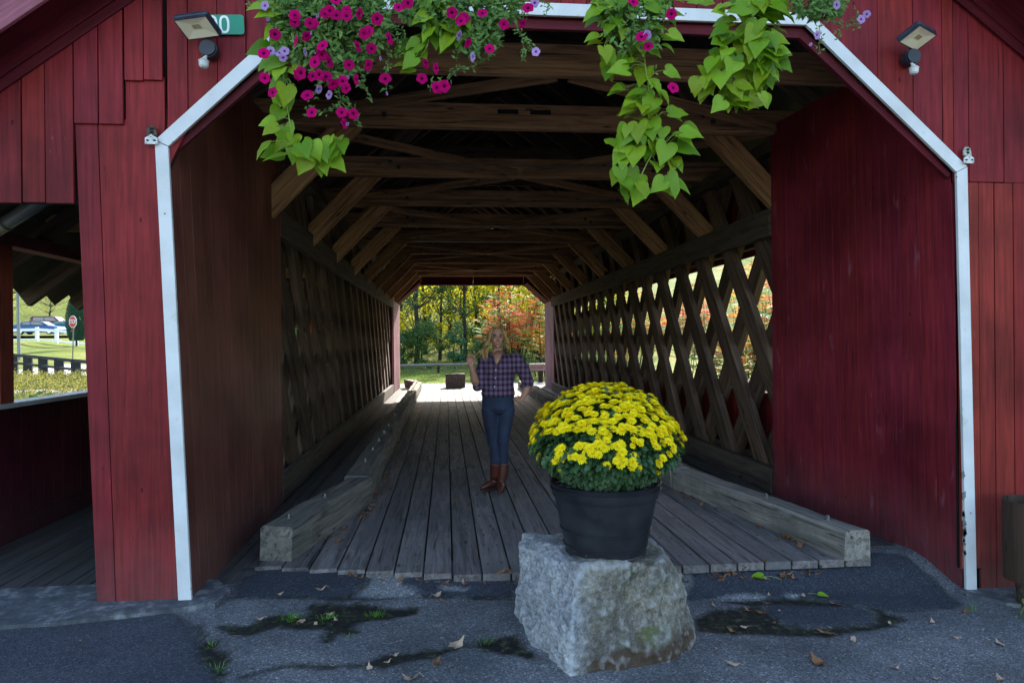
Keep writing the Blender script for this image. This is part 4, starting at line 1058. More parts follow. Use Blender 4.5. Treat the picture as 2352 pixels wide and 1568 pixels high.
lil=[(2,q) for q in[(130,40),(170,350),(265,350),(232,360),(152,133),(405,360),(500,612),(570,650),(965,640),(255,395),(490,110),(445,228),(1550,390),(1460,245),(700,530),(470,360),(920,400),(695,850)]]+[(3,q) for q in[(295,20),(1065,240),(303,355)]]+[(4,q) for q in[(680,35),(885,98),(848,133),(547,240),(502,305),(595,105)]]
side={(415,250),(765,320),(982,265),(350,515),(598,578),(755,545),(1230,435),(1893,165),(675,845),(405,360),(500,612),(570,650),(965,640),(1550,390),(1460,245),(840,447),(572,425),(1520,297),(778,97),(342,283),(700,530),(470,360),(920,400),(695,850),(152,133),(502,305),(595,105),(490,110),(1300,468),(445,228)}
tiny={(965,640),(152,133),(490,110),(502,305),(595,105),(445,228),(470,360),(920,400),(695,850),(700,530)}
KK={2:K2,3:K3,4:K4}
PETS=[(empty('petunia_plant',K2(560,-120,YH),'trailing petunia at the left with the most magenta blooms and a few lilac ones','plant','trailing petunias over the entrance'),0,905),
      (empty('petunia_plant',K2(1450,-120,YH),'trailing petunia in the middle, smaller, magenta blooms on thin drooping strands','plant','trailing petunias over the entrance'),905,1300),
      (empty('petunia_plant',K3(980,-120,YH),'sparse petunia growing among the leaves of the longest lime vine','plant','trailing petunias over the entrance'),1300,1700),
      (empty('petunia_plant',K4(560,-120,YH),'petunia at the right end with only lilac dark-throated blooms','plant','trailing petunias over the entrance'),1700,2400)]
def dx_(k,x): return {2:564.5,3:1129,4:1693.5}[k]+.336*x
def owner(dx):
    for e,a,b_ in PETS:
        if a<=dx<b_: return e
for lst,me_ in((mag,FM),(lil,FLm)):
    for k,(x,y) in lst:
        p=KK[k](x,y,YH-.15+rg.uniform(-.03,.05)); sz=rg.uniform(.025,.031)*(.45 if (x,y) in tiny else 1)*(.8 if me_ is FLm else 1)
        nn=Vector((rg.uniform(-.45,.45),-1,rg.uniform(-.35,.4))) if (x,y) not in side else Vector((rg.choice((-1,1))*rg.uniform(.7,1),-.45,rg.uniform(-.9,.1)))
        M=nn.normalized().to_track_quat('Z','Y').to_matrix().to_4x4()@Matrix.Rotation(rg.uniform(0,6),4,'Z')
        place('flower',me_,Matrix.Translation(p)@M@Matrix.Diagonal((sz,sz,sz*(1.4 if (x,y) in side else 1),1)),owner(dx_(k,x)))
regs=[(2,[(130,-60),(900,-60),(960,120),(1010,200),(900,330),(760,480),(640,560),(520,560),(420,480),(300,400),(230,420),(200,200)],3000),
      (2,[(180,-60),(900,-60),(900,180),(700,300),(400,260),(240,200)],1800),
      (2,[(990,-60),(1900,-60),(1860,100),(1740,160),(1720,280),(1640,380),(1500,380),(1440,230),(1300,200),(1150,160),(1000,60)],2300),
      (3,[(720,-60),(1250,-60),(1200,150),(1100,350),(900,350),(760,250)],800),(4,[(370,-60),(740,-60),(700,90),(620,140),(560,120),(400,90)],800)]
strs=[(2,s_) for s_ in[[(560,540),(620,640),(700,700),(760,780),(775,870)],[(640,720),(560,760),(500,780),(430,720),(425,800)],[(500,540),(480,640),(430,680)],[(760,540),(830,630),(865,680)],[(900,300),(990,350),(960,480),(955,560),(965,620)],[(1700,160),(1740,260),(1650,400),(1560,450),(1440,480),(1370,560),(1270,560),(1260,630)],[(1850,190),(1890,260),(1900,340),(1890,410)],[(1890,60),(1900,110),(1890,180)],[(1000,180),(1090,220),(1060,260)],[(180,60),(100,30),(10,40)],[(240,380),(280,500),(300,580),(250,540)],[(600,500),(640,600),(650,700),(720,760)],[(780,420),(840,470),(800,560),(820,600)],[(250,180),(180,300),(160,370)],[(1500,200),(1450,340),(1440,420)],[(950,180),(1010,240),(1060,350),(1010,380)]]]+[(3,s_) for s_ in[[(170,180),(230,270),(250,330),(205,410)],[(230,280),(290,340)],[(330,10),(390,30),(370,110)],[(150,-20),(120,60),(150,120)],[(560+0,0),(1100,470),(1110,500)][1:]]]+[(4,s_) for s_ in[[(600,100),(560,200),(560,330),(570,370)],[(640,140),(740,180),(800,140),(860,120)],[(700,200),(690,270)],[(820,70),(810,160),(830,200)]]]
def inpoly(px,py,P): return polyd(px,py,P)<0
FO={id(e):(MB(),MB()) for e,_,_ in PETS}
for k,P,cnt in regs:
    x0,x1=min(p[0] for p in P),max(p[0] for p in P); y0,y1=min(p[1] for p in P),max(p[1] for p in P); c=0
    while c<cnt:
        x,y=rg.uniform(x0,x1),rg.uniform(y0,y1)
        if not inpoly(x,y,P): continue
        if noise.noise(Vector((x*.012,y*.012,k)))<-.28: c+=.3; continue
        c+=1; p=KK[k](x,y,YH+rg.uniform(-.10,.14)); f,_s=FO[id(owner(max(0,dx_(k,x))))]
        t=Vector((rg.uniform(-1,1),rg.uniform(-1,.3),rg.uniform(-1,.6)))
        lance(f,p,frame(t,Vector((rg.uniform(-.8,.8),-1,rg.uniform(-.2,1)))),rg.uniform(.028,.050),rg.uniform(.012,.022))
    for q in range(cnt//22):
        x,y=rg.uniform(x0,x1),rg.uniform(y0,y1)
        if not inpoly(x,y,P): continue
        a=KK[k](x,y,YH); b_=KK[k](x+rg.uniform(-60,60),y-rg.uniform(60,160),YH+rg.uniform(-.05,.05)); _f,s2=FO[id(owner(max(0,dx_(k,x))))]
        s2.tube([b_,a.lerp(b_,.5)+Vector((rg.uniform(-.02,.02),-.02,0)),a],.0016,5,cap=False)
for k,s_ in strs:
    if len(s_)<2: continue
    f,s2=FO[id(owner(dx_(k,s_[0][0])))]; q=[KK[k](x,y,YH-.04+rg.uniform(-.02,.02)) for x,y in s_]; s2.tube(q,.0018,5)
    for i in range(len(q)-1):
        nL=max(3,int((q[i+1]-q[i]).length/.0062))
        for j in range(nL):
            p=q[i].lerp(q[i+1],j/nL)+Vector([rg.uniform(-.012,.012) for _ in range(3)])
            lance(f,p,frame(Vector((rg.uniform(-1,1),rg.uniform(-1,.2),rg.uniform(-.7,.7))),Vector((rg.uniform(-.6,.6),-1,rg.uniform(-.2,1)))),rg.uniform(.018,.03),rg.uniform(.006,.012))
for e,_,_ in PETS:
    f,s2=FO[id(e)]; f.build('foliage',PETF,e); 
    if s2.v: s2.build('stems',PSTEM,e)

# ------------------------------------------------------------------ floodlights, number sign, brackets
HOUS=plain('dark_blue_grey_housing',(.035,.04,.06),.45,.3,20,.3); LENS=plain('cream_lamp_glass',(.88,.82,.60),.25,0,3,.06,.5); CHIP=plain('led_chip',(.42,.38,.22),.5,0,200,.35); SENS=plain('white_sensor_plastic',(.60,.60,.57),.4)
def flood(cx,cy,yaw,roll,label):
    p=onY(cx,cy,4.14); e=empty('floodlight',(p.x,4.3,p.z-.1),label,'lamp','floodlights above the entrance')
    M=Matrix.Translation(p)@Matrix.Rotation(yaw,4,'Z')@Matrix.Rotation(R(66),4,'X')@Matrix.Scale(.82,4)@Matrix.Rotation(roll,4,'Y')
    def add(mb,name,mat,par,bev=.003):
        mb.v=[tuple(M@Vector(v)) for v in mb.v]; return mb.build(name,mat,par,bevel=bev)
    mb=MB(); mb.box(-.135,.135,-.012,.03,-.095,.095); h=add(mb,'housing',HOUS,e,.012)
    mb=MB(); mb.box(-.06,.06,.032,.055,-.05,.05); add(mb,'cooling_block',HOUS,h)
    mb=MB(); a=[(-.122,-.0135,-.082),(.122,-.0135,-.082),(.122,-.0135,.082),(-.122,-.0135,.082)]; b_=[(-.045,-.0125+.012,-.02),(.045,-.0005,-.02),(.045,-.0005,.035),(-.045,-.0005,.035)]
    b_=[(x,-.0138+.0,z) for x,y,z in b_]
    a=[(x,-.0225,z) for x,_,z in a]
    for i in range(4): mb.quad(a[i],a[(i+1)%4],b_[(i+1)%4],b_[i])
    mb.quad(*b_); add(mb,'reflector',LENS,e,0)
    mb=MB(); mb.box(-.125,.125,-.024,-.012,-.088,-.082); mb.box(-.125,.125,-.024,-.012,.082,.088); mb.box(-.128,-.122,-.024,-.012,-.082,.082); mb.box(.122,.128,-.024,-.012,-.082,.082); add(mb,'bezel',HOUS,e,0)
    mb=MB(); mb.box(-.03,.03,-.0165,-.015,-.01,.026); add(mb,'led_panel',CHIP,e,0)
    q=Vector((p.x+.03,4.3,p.z-.095))
    mb=MB(); mb.tube([(q.x,4.275,q.z),(q.x,4.22,q.z)],.052,24); mb.tube([(q.x,4.22,q.z),(q.x,4.205,q.z)],.045,24); mb.build('junction_box',plain('dark_box',(.02,.022,.03),.4),e,smooth=False)
    mb=MB(); mb.tube([(q.x,4.23,q.z+.03),tuple(M@Vector((0.02,.05,-.06)))],.012,10); mb.build('arm',HOUS,e)
    mb=MB(); mb.tube([(q.x-.01,4.22,q.z-.045),(q.x-.012,4.20,q.z-.075)],.008,10); mb.ball((q.x-.012,4.20,q.z-.07),.013)
    mb.rings([(q.x-.015,4.19,q.z-.128,.018,.018),(q.x-.015,4.19,q.z-.118,.026,.026),(q.x-.015,4.19,q.z-.092,.028,.028),(q.x-.015,4.19,q.z-.088,.031,.031),(q.x-.015,4.19,q.z-.078,.02,.02)],18)
    mb.build('motion_sensor',SENS,e)
flood(454,60,R(-14),R(-3),'floodlight with cream reflector left of the opening, covering part of the green number sign')
flood(2106,84,R(20),R(8),'floodlight with cream reflector alone on the red boards right of the opening')
sg=empty('number_sign',onY(491,56,4.28),'green plate with white digits partly hidden behind the left floodlight','sign')
a_=onY(421,32,4.275); b_=onY(561,82,4.275); cx_,cz_=(a_.x+b_.x)/2,(a_.z+b_.z)/2; hw_,hh_=(b_.x-a_.x)/2,(a_.z-b_.z)/2
def rrect(w_,h_,r_,k=5):
    out=[]
    for sx_,sz_,a0 in((1,1,0),(-1,1,90),(-1,-1,180),(1,-1,270)):
        for i in range(k+1):
            a=R(a0+90*i/k); out.append((sx_*(w_-r_)+r_*math.cos(a),sz_*(h_-r_)+r_*math.sin(a)))
    return out
th=R(2); rot=lambda x,z:(cx_+x*math.cos(th)-z*math.sin(th),cz_+x*math.sin(th)+z*math.cos(th))
mb=MB(); mb.prism([rot(x,z) for x,z in rrect(hw_,hh_,.018)],4.273,4.277); mb.build('plate',plain('green_sign_paint',(.006,.23,.13),.4,0,8,.08),sg)
for dx in(.062,-.008):
    mb=MB(); seg=28; n0=0
    for r_ in(1,.62):
        for j in range(seg):
            a=2*math.pi*j/seg; cx=math.copysign(abs(math.cos(a))**.75,math.cos(a)); sz_=math.copysign(abs(math.sin(a))**.8,math.sin(a))
            ex=.030*r_ if r_==1 else .0165; ez=.054 if r_==1 else .040
            X,Z=rot(dx+ex*cx,ez*sz_); mb.v.append((X,4.2712,Z))
    for j in range(seg): mb.f.append((j,(j+1)%seg,seg+(j+1)%seg,seg+j)); mb.m.append(0)
    mb.build('digit',plain('white_sign_paint',(.75,.76,.74),.5),sg)
RUST=plain('rusty_metal',(.11,.075,.055),.8,.2,30,.5,bstr=.5)
for (cx,cy,s_,lab) in((350,311,1,'small rusty bracket with pale perforated plate left of the opening corner'),(2221,357,-1,'small pale bracket with round holes right of the opening corner')):
    p=onY(cx,cy,4.27); e=empty('wall_bracket',(p.x,4.3,p.z),lab,'bracket')
    mb=MB(); mb.prism([(p.x-.03,p.z-.005),(p.x+.03,p.z-.005),(p.x+.022,p.z+.045),(p.x+.005,p.z+.058),(p.x-.018,p.z+.055),(p.x-.03,p.z+.03)],4.262,4.274); h=mb.build('back_plate',RUST if s_>0 else plain('dirty_pale_metal',(.42,.40,.33),.6,.1,30,.4),e,bevel=.003)
    mb=MB(); mb.prism([(p.x-.036,p.z-.058),(p.x+.036,p.z-.058),(p.x+.036,p.z-.02),(p.x+.014,p.z-.008),(p.x,p.z+.004),(p.x-.014,p.z-.008),(p.x-.036,p.z-.02)],4.25,4.258); mb.build('front_plate',plain('pale_metal',(.62,.62,.58),.5,.1,30,.25),e,bevel=.002)
    for ox,oz,rx_ in((-.02,-.036,.009),(.02,-.036,.009),(0,-.015,.004),(-.028,-.052,.004),(.028,-.052,.004)):
        mb=MB(); mb.prism([(p.x+ox+rx_*math.cos(a*.785),p.z+oz+rx_*.6*math.sin(a*.785)) for a in range(8)],4.2485,4.2495); mb.build('hole',BLACK,e)
    for oz in (.036,.016):
        mb=MB(); mb.prism([(p.x+.0+.012*math.cos(a*.785),p.z+oz+.008*math.sin(a*.785)) for a in range(8)],4.2605,4.2615); mb.build('hole',BLACK,e)
# rusty drum at the right edge
p=onY(2320,1230,4.02); cxr=p.x+.17
dr=empty('rusty_drum',(cxr,4.02,-.2),'open rusty brown steel cylinder in front of the red wall at the right edge','drum')
zt_=onY(2352,1150,4.02).z; zb_=onY(2352,1325,4.02).z-.02
RB=wood('rusty_brown_steel',(.025,.014,.009),(.075,.043,.026),'Z',rough=.8,grain=.4)
mb=MB(); mb.rings([(cxr,4.02,zb_,.168,.168),(cxr,4.02,zb_+.2,.17,.17),(cxr,4.02,zt_,.17,.17),(cxr,4.02,zt_,.163,.163),(cxr,4.02,zb_+.03,.16,.16)],40); mb.build('shell',RB,dr,smooth=False)
mb=MB(); mb.rings([(cxr,4.02,-.25,.10,.10),(cxr,4.02,zb_-.001,.10,.10)],16); mb.build('foot',RUST,dr)

# ------------------------------------------------------------------ person
def pm(cx,cy,dy=0.0): return Vector((.485+(cx-380)*.00117,6.93+dy,(1503-cy)*.001175))
PW=empty('person',(.51,6.93,0),'woman with long blonde hair, purple plaid shirt, jeans and brown boots, one hand raised','person')
SKIN=plain('skin',(.42,.205,.125),.5,0,20,.06,.4)
def remesh(mb,name,mat,parent,vox=.007,it=3,fac=.5):
    o=mb.build(name,mat,None,smooth=True); r_=o.modifiers.new('remesh','REMESH'); r_.mode='VOXEL'; r_.voxel_size=vox; r_.use_smooth_shade=True
    s_=o.modifiers.new('smooth','SMOOTH'); s_.iterations=it; s_.factor=fac
    attach(o,parent); return o
def tube3(mb,pts,rads,seg=12):
    mb.tube(pts,rads,seg); mb.ball(pts[0],rads[0] if not hasattr(rads[0],'__len__') else min(rads[0])); mb.ball(pts[-1],rads[-1] if not hasattr(rads[-1],'__len__') else min(rads[-1]))
# body: head, neck, chest skin, arms, hands in one continuous surface
b_=MB()
HC=pm(407,158,-.005)
b_.ball(HC+Vector((0,.015,.015)),.073,.088,.098,20)                    # skull
b_.ball(HC+Vector((.001,-.030,-.045)),.052,.052,.062,16)               # jaw
b_.ball(HC+Vector((.003,-.060,-.093)),.020,.018,.016,10)               # chin
b_.ball(HC+Vector((.002,-.078,-.012)),.011,.012,.024,10)               # nose bridge
b_.ball(HC+Vector((.002,-.090,-.026)),.013,.012,.011,10)               # nose tip
for s_ in(-1,1):
    b_.ball(HC+Vector((s_*.030,-.055,-.028)),.022,.022,.020,10)        # cheek
    b_.ball(HC+Vector((s_*.026,-.066,.026)),.020,.012,.008,10)         # brow
    b_.ball(HC+Vector((s_*.074,.01,-.01)),.010,.018,.028,10)           # ear
tube3(b_,[HC+Vector((0,.02,-.06)),pm(413,262,.015),pm(410,300,.01)],[.052,.050,.062])
b_.rings([(pm(415,300).x,6.94,pm(0,300).z+.0,.07,.05),(pm(412,320).x,6.935,pm(0,330).z,.15,.075),(pm(415,360).x,6.925,pm(0,380).z,.15,.095),(pm(415,420).x,6.925,pm(0,430).z,.13,.10)][::-1],24)
# right arm (image left): raised hand
tube3(b_,[pm(290,370),pm(250,470,-.02),pm(225,560,-.05)],[.05,.046,.042])
tube3(b_,[pm(225,562,-.05),pm(205,520,-.10),pm(186,440,-.14),pm(176,405,-.15)],[.043,.042,.030,.026])
# left arm (image right): hand on hip
tube3(b_,[pm(575,345),pm(640,450,.01),pm(672,560,.02)],[.05,.047,.043])
tube3(b_,[pm(672,565,.02),pm(655,620,-.01),pm(622,680,-.05),pm(605,695,-.06)],[.043,.039,.029,.026])
# hip hand
b_.tube([pm(612,690,-.06),pm(590,694,-.075),pm(566,690,-.085)],[(.030,.016),(.034,.017),(.030,.014)],12)
for i,(dz,L) in enumerate(((-8,26),(2,34),(12,36),(22,28))):
    q=pm(572,682+dz,-.095); b_.tube([q,q+Vector((-L*.0006,.012,.004)),q+Vector((-L*.0011,.035,-.004))],[.0095,.009,.0075],8); b_.ball(q+Vector((-L*.0011,.035,-.004)),.0075)
b_.tube([pm(600,684,-.05),pm(585,668,-.04),pm(572,662,-.03)],[.012,.010,.008],8)
# raised hand: palm and curled fingers holding a lock of hair
b_.tube([pm(175,408,-.15),pm(168,380,-.155),pm(164,350,-.158)],[(.026,.018),(.037,.018),(.036,.016)],12)
for i,(x0,x1_,x2_,y1_,y2_,r_) in enumerate(((142,138,150,318,306,.0092),(156,156,168,306,296,.0096),(170,174,186,306,300,.0095),(184,192,200,316,318,.0088))):
    b_.tube([pm(x0+2,352,-.158),pm(x1_,y1_+14,-.168),pm(x1_+4,y1_-2,-.185),pm(x2_,y2_+6,-.197),pm(x2_+7,y2_+20,-.19)],[r_*1.05,r_,r_*.95,r_*.9,r_*.8],8); b_.ball(pm(x2_+7,y2_+20,-.19),r_*.8)
b_.tube([pm(188,385,-.155),pm(203,356,-.17),pm(206,332,-.18)],[.013,.011,.009],8); b_.ball(pm(206,332,-.18),.009)
BODY=remesh(b_,'body',SKIN,PW,.0058,3,.45)
# face features
EYE=plain('eye_white',(.42,.38,.36),.3); DARK=plain('dark_lash',(.02,.012,.01),.6); LIP=plain('lips',(.42,.07,.075),.35); TEETH=plain('teeth',(.7,.68,.62),.3)
for s_ in(-1,1):
    mb=MB(); mb.ball(HC+Vector((s_*.028,-.069,.004)),.0115,.008,.0050,14); e_=mb.build('eye',EYE,BODY,smooth=True)
    mb=MB(); mb.ball(HC+Vector((s_*.028-.002,-.0775,.0045)),.0065,.004,.0065,12); mb.build('iris',plain('blue_grey_iris',(.05,.07,.08),.2),BODY,smooth=True)
    mb=MB(); mb.tube([HC+Vector((s_*.043,-.068,.008)),HC+Vector((s_*.028,-.081,.0125)),HC+Vector((s_*.014,-.074,.007))],[.0018,.003,.0016],6); mb.build('eyelash',DARK,BODY)
    mb=MB(); mb.tube([HC+Vector((s_*.048,-.066,.022)),HC+Vector((s_*.032,-.081,.030)),HC+Vector((s_*.014,-.080,.025))],[.0018,.0032,.003],6); mb.build('eyebrow',plain('brow_hair',(.10,.06,.03),.7),BODY)
mb=MB(); mb.tube([HC+Vector((-.023,-.076,-.054)),HC+Vector((-.010,-.087,-.049)),HC+Vector((.002,-.090,-.051)),HC+Vector((.014,-.087,-.049)),HC+Vector((.027,-.076,-.054))],[.002,.0045,.0042,.0045,.002],8)
mb.tube([HC+Vector((-.021,-.075,-.057)),HC+Vector((.002,-.086,-.067)),HC+Vector((.025,-.075,-.057))],[.002,.0062,.002],8); mb.build('lips',LIP,BODY,smooth=True)
mb=MB(); mb.ball(HC+Vector((.002,-.080,-.058)),.014,.006,.004,12); mb.build('teeth',TEETH,BODY,smooth=True)
# shirt
m,n,l,b,o=newmat('purple_plaid_cloth'); tc=n.new("ShaderNodeTexCoord"); sx=n.new("ShaderNodeSeparateXYZ"); l.new(tc.outputs['Object'],sx.inputs[0])
def stripes(sock,per,stops,off=0):
    a=n.new("ShaderNodeMath"); a.operation='MULTIPLY_ADD'; l.new(sock,a.inputs[0]); a.inputs[1].default_value=1/per; a.inputs[2].default_value=off
    f=n.new("ShaderNodeMath"); f.operation='FRACT'; l.new(a.outputs[0],f.inputs[0]); r=ramp(n,stops); r.color_ramp.interpolation='CONSTANT'; l.new(f.outputs[0],r.inputs[0]); return r.outputs[0]
W_=(.50,.42,.50); D_=(.020,.008,.026); P1=(.16,.06,.15)
st_=[(0,D_),(.22,P1),(.34,W_),(.38,P1),(.5,W_),(.54,P1),(.66,W_),(.70,P1),(.82,D_)]
vx=stripes(sx.outputs[0],.047,st_,.1); vz=stripes(sx.outputs[2],.056,st_,.3)
c=mixc(n,l,.5,vx,vz); c=mixc(n,l,.5,c,mixc(n,l,1.,vx,vz,'MULTIPLY'))
l.new(c,b.inputs['Base Color']); b.inputs['Roughness'].default_value=.85; bump(n,l,b,noi(n,l,tc.outputs['Object'],14,3),.5,.012)
s1=MB()
def T_(z,x0,x1,ry,dy=0):  # torso ring at crop y=z
    a,c_=pm(x0,z),pm(x1,z); return ((a.x+c_.x)/2,6.935+dy,a.z,(c_.x-a.x)/2,ry)
s1.rings([T_(668,266,556,.118),T_(640,262,560,.128),T_(600,272,552,.128),T_(560,280,548,.122),T_(500,268,560,.122,-.005),T_(450,262,575,.132,-.02),T_(410,262,585,.134,-.02),T_(370,268,592,.118,-.01),T_(335,285,580,.092),T_(305,325,545,.062,.01)],32)
s1.ball(pm(345,430,-.085),.07,.055,.062,14); s1.ball(pm(480,430,-.085),.07,.055,.062,14)
tube3(s1,[pm(300,368),pm(262,465,-.02),pm(240,555,-.045)],[.068,.066,.064]); tube3(s1,[pm(262,560,-.045),pm(226,578,-.055)],[.060,.050])
tube3(s1,[pm(572,350),pm(632,445,.01),pm(672,545,.02)],[.070,.072,.066]); s1.tube([pm(648,548,.02),pm(676,588,.02)],[.070,.058],16)
# open V neck
SH=remesh(s1,'shirt',m,PW,.0075,4,.5)
cut=MB(); vb,vl,vr,tp=pm(388,398,-.3),pm(338,285,-.3),pm(480,262,-.3),pm(410,240,-.3)
cut.hull([vl,vb,vr,tp],[v+Vector((0,.295,0)) for v in(vl,vb,vr,tp)])
# (neck opening shown by a skin-coloured chest panel and two lapels)
mb=MB(); cz=[pm(352,300,-.062),pm(388,396,-.152),pm(468,278,-.045),pm(410,268,-.045),pm(398,330,-.118),pm(372,350,-.125),pm(425,340,-.122)]
mb.v+=[tuple(v) for v in cz]; mb.f+=[(0,5,4),(5,1,4),(4,1,6),(4,6,2),(3,0,4),(3,4,2)]; mb.m+=[0]*6
ch=mb.build('chest_skin',SKIN,BODY,smooth=True); q=ch.modifiers.new('s','SOLIDIFY'); q.thickness=.012
for pts in([pm(338,288,-.045),pm(362,345,-.125),pm(386,400,-.158)],[pm(484,262,-.02),pm(440,330,-.12),pm(390,402,-.158)]):
    mb=MB(); mb.tube(pts,[(.016,.007),(.015,.007),(.006,.005)],10); mb.build('collar',m,SH,smooth=True)
for cy in(433,502,577): mb=MB(); mb.ball(pm(383-(cy-433)*.07,cy,-.152+(.004 if cy>440 else 0)+(.02 if cy>550 else 0)),.006,.004,.006,10); mb.build('button',plain('pearl_button',(.7,.68,.7),.3),SH,smooth=True)
# jeans
j=MB()
j.rings([T_(655,272,552,.108),T_(700,268,553,.116,.005),T_(740,268,552,.120,.01),T_(775,272,548,.115,.008),T_(815,300,520,.085,.005)][::-1],28)
tube3(j,[pm(336,775,.005),pm(346,900,.01),pm(368,1060,.015),pm(380,1120),pm(382,1200,.005),pm(384,1262,.0)],[(.084,.090),(.074,.080),(.055,.060),(.056,.058),(.050,.054),(.044,.046)],16)
tube3(j,[pm(484,775,.01),pm(464,900,-.02),pm(446,1060,-.04),pm(446,1120,-.02),pm(450,1200,-.01),pm(452,1270,-.01)],[(.082,.092),(.072,.082),(.055,.060),(.057,.058),(.052,.054),(.046,.048)],16)
m,n,l,b,o=newmat('blue_denim'); tc=n.new("ShaderNodeTexCoord"); g=noi(n,l,tc.outputs['Object'],5,4); r=ramp(n,[(.35,(.006,.010,.026)),(.7,(.018,.030,.062))]); l.new(g,r.inputs[0]); l.new(r.outputs[0],b.inputs['Base Color']); b.inputs['Roughness'].default_value=.8; bump(n,l,b,noi(n,l,tc.outputs['Object'],30,4,.6,.6),.4,.01)
JE=remesh(j,'jeans',m,PW,.0075,3,.5)
mb=MB(); mb.rings([T_(664,267,557,.116),T_(650,266,558,.119)],28); 
BT=plain('brown_boot_leather',(.075,.018,.010),.32,0,14,.25,.6,.3,40)
def boot(ax,ay,toe,sh,name='boot'):
    bb=MB(); A=pm(*ax); K_=pm(*sh)
    bb.tube([K_,K_.lerp(A,.5),A+Vector((0,0,.09)),A+Vector((0,0,.035))],[(.060,.062),(.052,.055),(.040,.045),(.040,.045)],18)
    t=Vector(toe); 
    bb.ball(A+Vector((0,.012,.035)),.038,.042,.034)
    bb.tube([A+Vector((0,.0,.045)),A+t*.45+Vector((0,0,.042)),A+t*.8+Vector((0,0,.028)),A+t+Vector((0,0,.022))],[(.038,.040),(.036,.036),(.028,.026),(.012,.011)],14)
    o=remesh(bb,name,BT,PW,.0065,2,.5)
    s2=MB(); u=t.normalized(); v=Vector((-u.y,u.x,0))
    s2.tube([A-u*.042+Vector((0,0,-.002)),A+t*.3+Vector((0,0,.0)),A+t*.7+Vector((0,0,.0)),A+t*1.02+Vector((0,0,.005))],[(.026,.012),(.030,.010),(.032,.008),(.012,.006)],12)
    s2.tube([A-u*.02+Vector((0,0,.002)),A-u*.02+Vector((0,0,-.030))],[.030,.027],14)
    s2.build('boot_sole',plain('dark_sole',(.03,.018,.012),.5),o); return o
boot((380,1463,.06),None,(-.17,-.13,-.012),(384,1246,.0)) if False else None
boot((372,1463,.05),0,(-.145,-.11,-.004),(384,1244,.0))
boot((432,1468,-.02),0,(-.03,-.20,-.004),(453,1246,-.01))
# hair
HR_=leafmat('blonde_hair',[(.30,.16,.045),(.55,.35,.11),(.42,.24,.07),(.66,.45,.17)],.2,.45,.5)
h=MB(); rg=random.Random(3)
def lock(pts,r_): h.tube(pts,r_,7)
for i in range(200):
    a=rg.uniform(0,1); side=-1 if rg.random()<.62 else 1
    part=HC+Vector((.012,-.072+.15*a,.108-.03*abs(a-.3)))
    t0=rg.uniform(-.2,1)
    x1=side*(.060+.03*rg.random()); y1=-.045+.13*a
    w1=HC+Vector((x1,y1,.045)); w2=HC+Vector((side*(.088+.02*rg.random()),y1+.005,-.05)); 
    if side<0: e1=HC+Vector((-.105-.055*rg.random(),-.03+.09*a,-.15)); e2=HC+Vector((-.09-.07*rg.random(),-.06+.10*a,-.215-.05*rg.random()))
    else: e1=HC+Vector((.095+.03*rg.random(),-.02+.10*a,-.10)); e2=HC+Vector((.075+.03*rg.random(),.0+.08*a,-.135-.03*rg.random()))
    wv=lambda k:Vector((rg.uniform(-.012,.012),rg.uniform(-.01,.01),0))*k
    lock([part,HC+Vector((side*.045,y1*.9,.098)),w1,w2+wv(1),w2.lerp(e1,.5)+wv(1.5),e1+wv(1),e2],[.003,.007,.008,.009,.008,.007,.002])
for i in range(5): lock([HC+Vector((-.09,-.04,-.08)),pm(268,258,-.10),pm(225,300,-.15)+Vector((0,0,i*.002)),pm(203,318-3*i,-.18)],[.007,.004,.0025,.002])
h.build('hair',HR_,PW,smooth=True)

# ------------------------------------------------------------------ fallen leaves, weeds
LB=leafmat('dry_leaf',[(.24,.08,.03),(.36,.15,.05),(.17,.065,.03),(.42,.24,.11),(.32,.07,.03)],.15,.7)
LT=leafmat('tan_leaf',[(.42,.28,.18),(.50,.36,.25)],.15,.7); LG=leafmat('fresh_green_leaf',[(.25,.45,.03),(.27,.48,.03)],.3,.6,.1)
rg=random.Random(21)
def leafmesh(mat,seed):
    r_=random.Random(seed); mb=MB(); n0=0; k=12; cur=r_.uniform(.6,1.7)
    def zz(x,y): return cur*.35*(x*x)*2+cur*.25*(y*y)+.06*math.sin(7*x+seed)
    mb.v.append((0,0,zz(0,0)))
    for i in range(k):
        a=2*math.pi*i/k; rr=(.47 if i%2==0 else .40)*r_.uniform(.8,1.15)*(1.2 if i in(0,6) else .8); x,y=rr*math.cos(a),rr*math.sin(a)*.75; mb.v.append((x,y,zz(x,y)))
    for i in range(k): mb.f.append((0,1+i,1+(i+1)%k)); mb.m.append(0)
    s0=len(mb.v); mb.tube([(.5,0,zz(.5,0)),(.75,.05,.05)],.012,4); return mb.mesh('fallen_leaf',mat)
LM=[leafmesh(LB,i) for i in range(6)]; LMT=[leafmesh(LT,i+9) for i in range(3)]
def surf(x,y):
    if y>deck_front(x)-.0 and -1.34<x<3.05: return .004
    return asph_z(x,y)+.006*n2(x,y,2.2)+.004
def leaf(x,y,s_,me_,label,grp,flat=.25):
    M=Matrix.Translation((x,y,surf(x,y)+.002))@Matrix.Rotation(rg.uniform(0,6.28),4,'Z')@Matrix.Rotation(rg.uniform(-flat,flat),4,'X')@Matrix.Rotation(rg.uniform(-flat,flat),4,'Y')@Matrix.Scale(s_*.85,4)
    o=place('fallen_leaf',me_,M); return tag(o,label,'leaf',grp)
for i in range(95):
    x=rg.uniform(-.75,2.6); x=x if rg.random()<.75 else rg.uniform(1.2,2.3)
    leaf(x,deck_front(x)-rg.uniform(-.01,.075),rg.uniform(.045,.09),rg.choice(LM+LMT[:1]),'dry curled leaf caught along the front edge of the plank deck','leaves along the deck edge',.5)
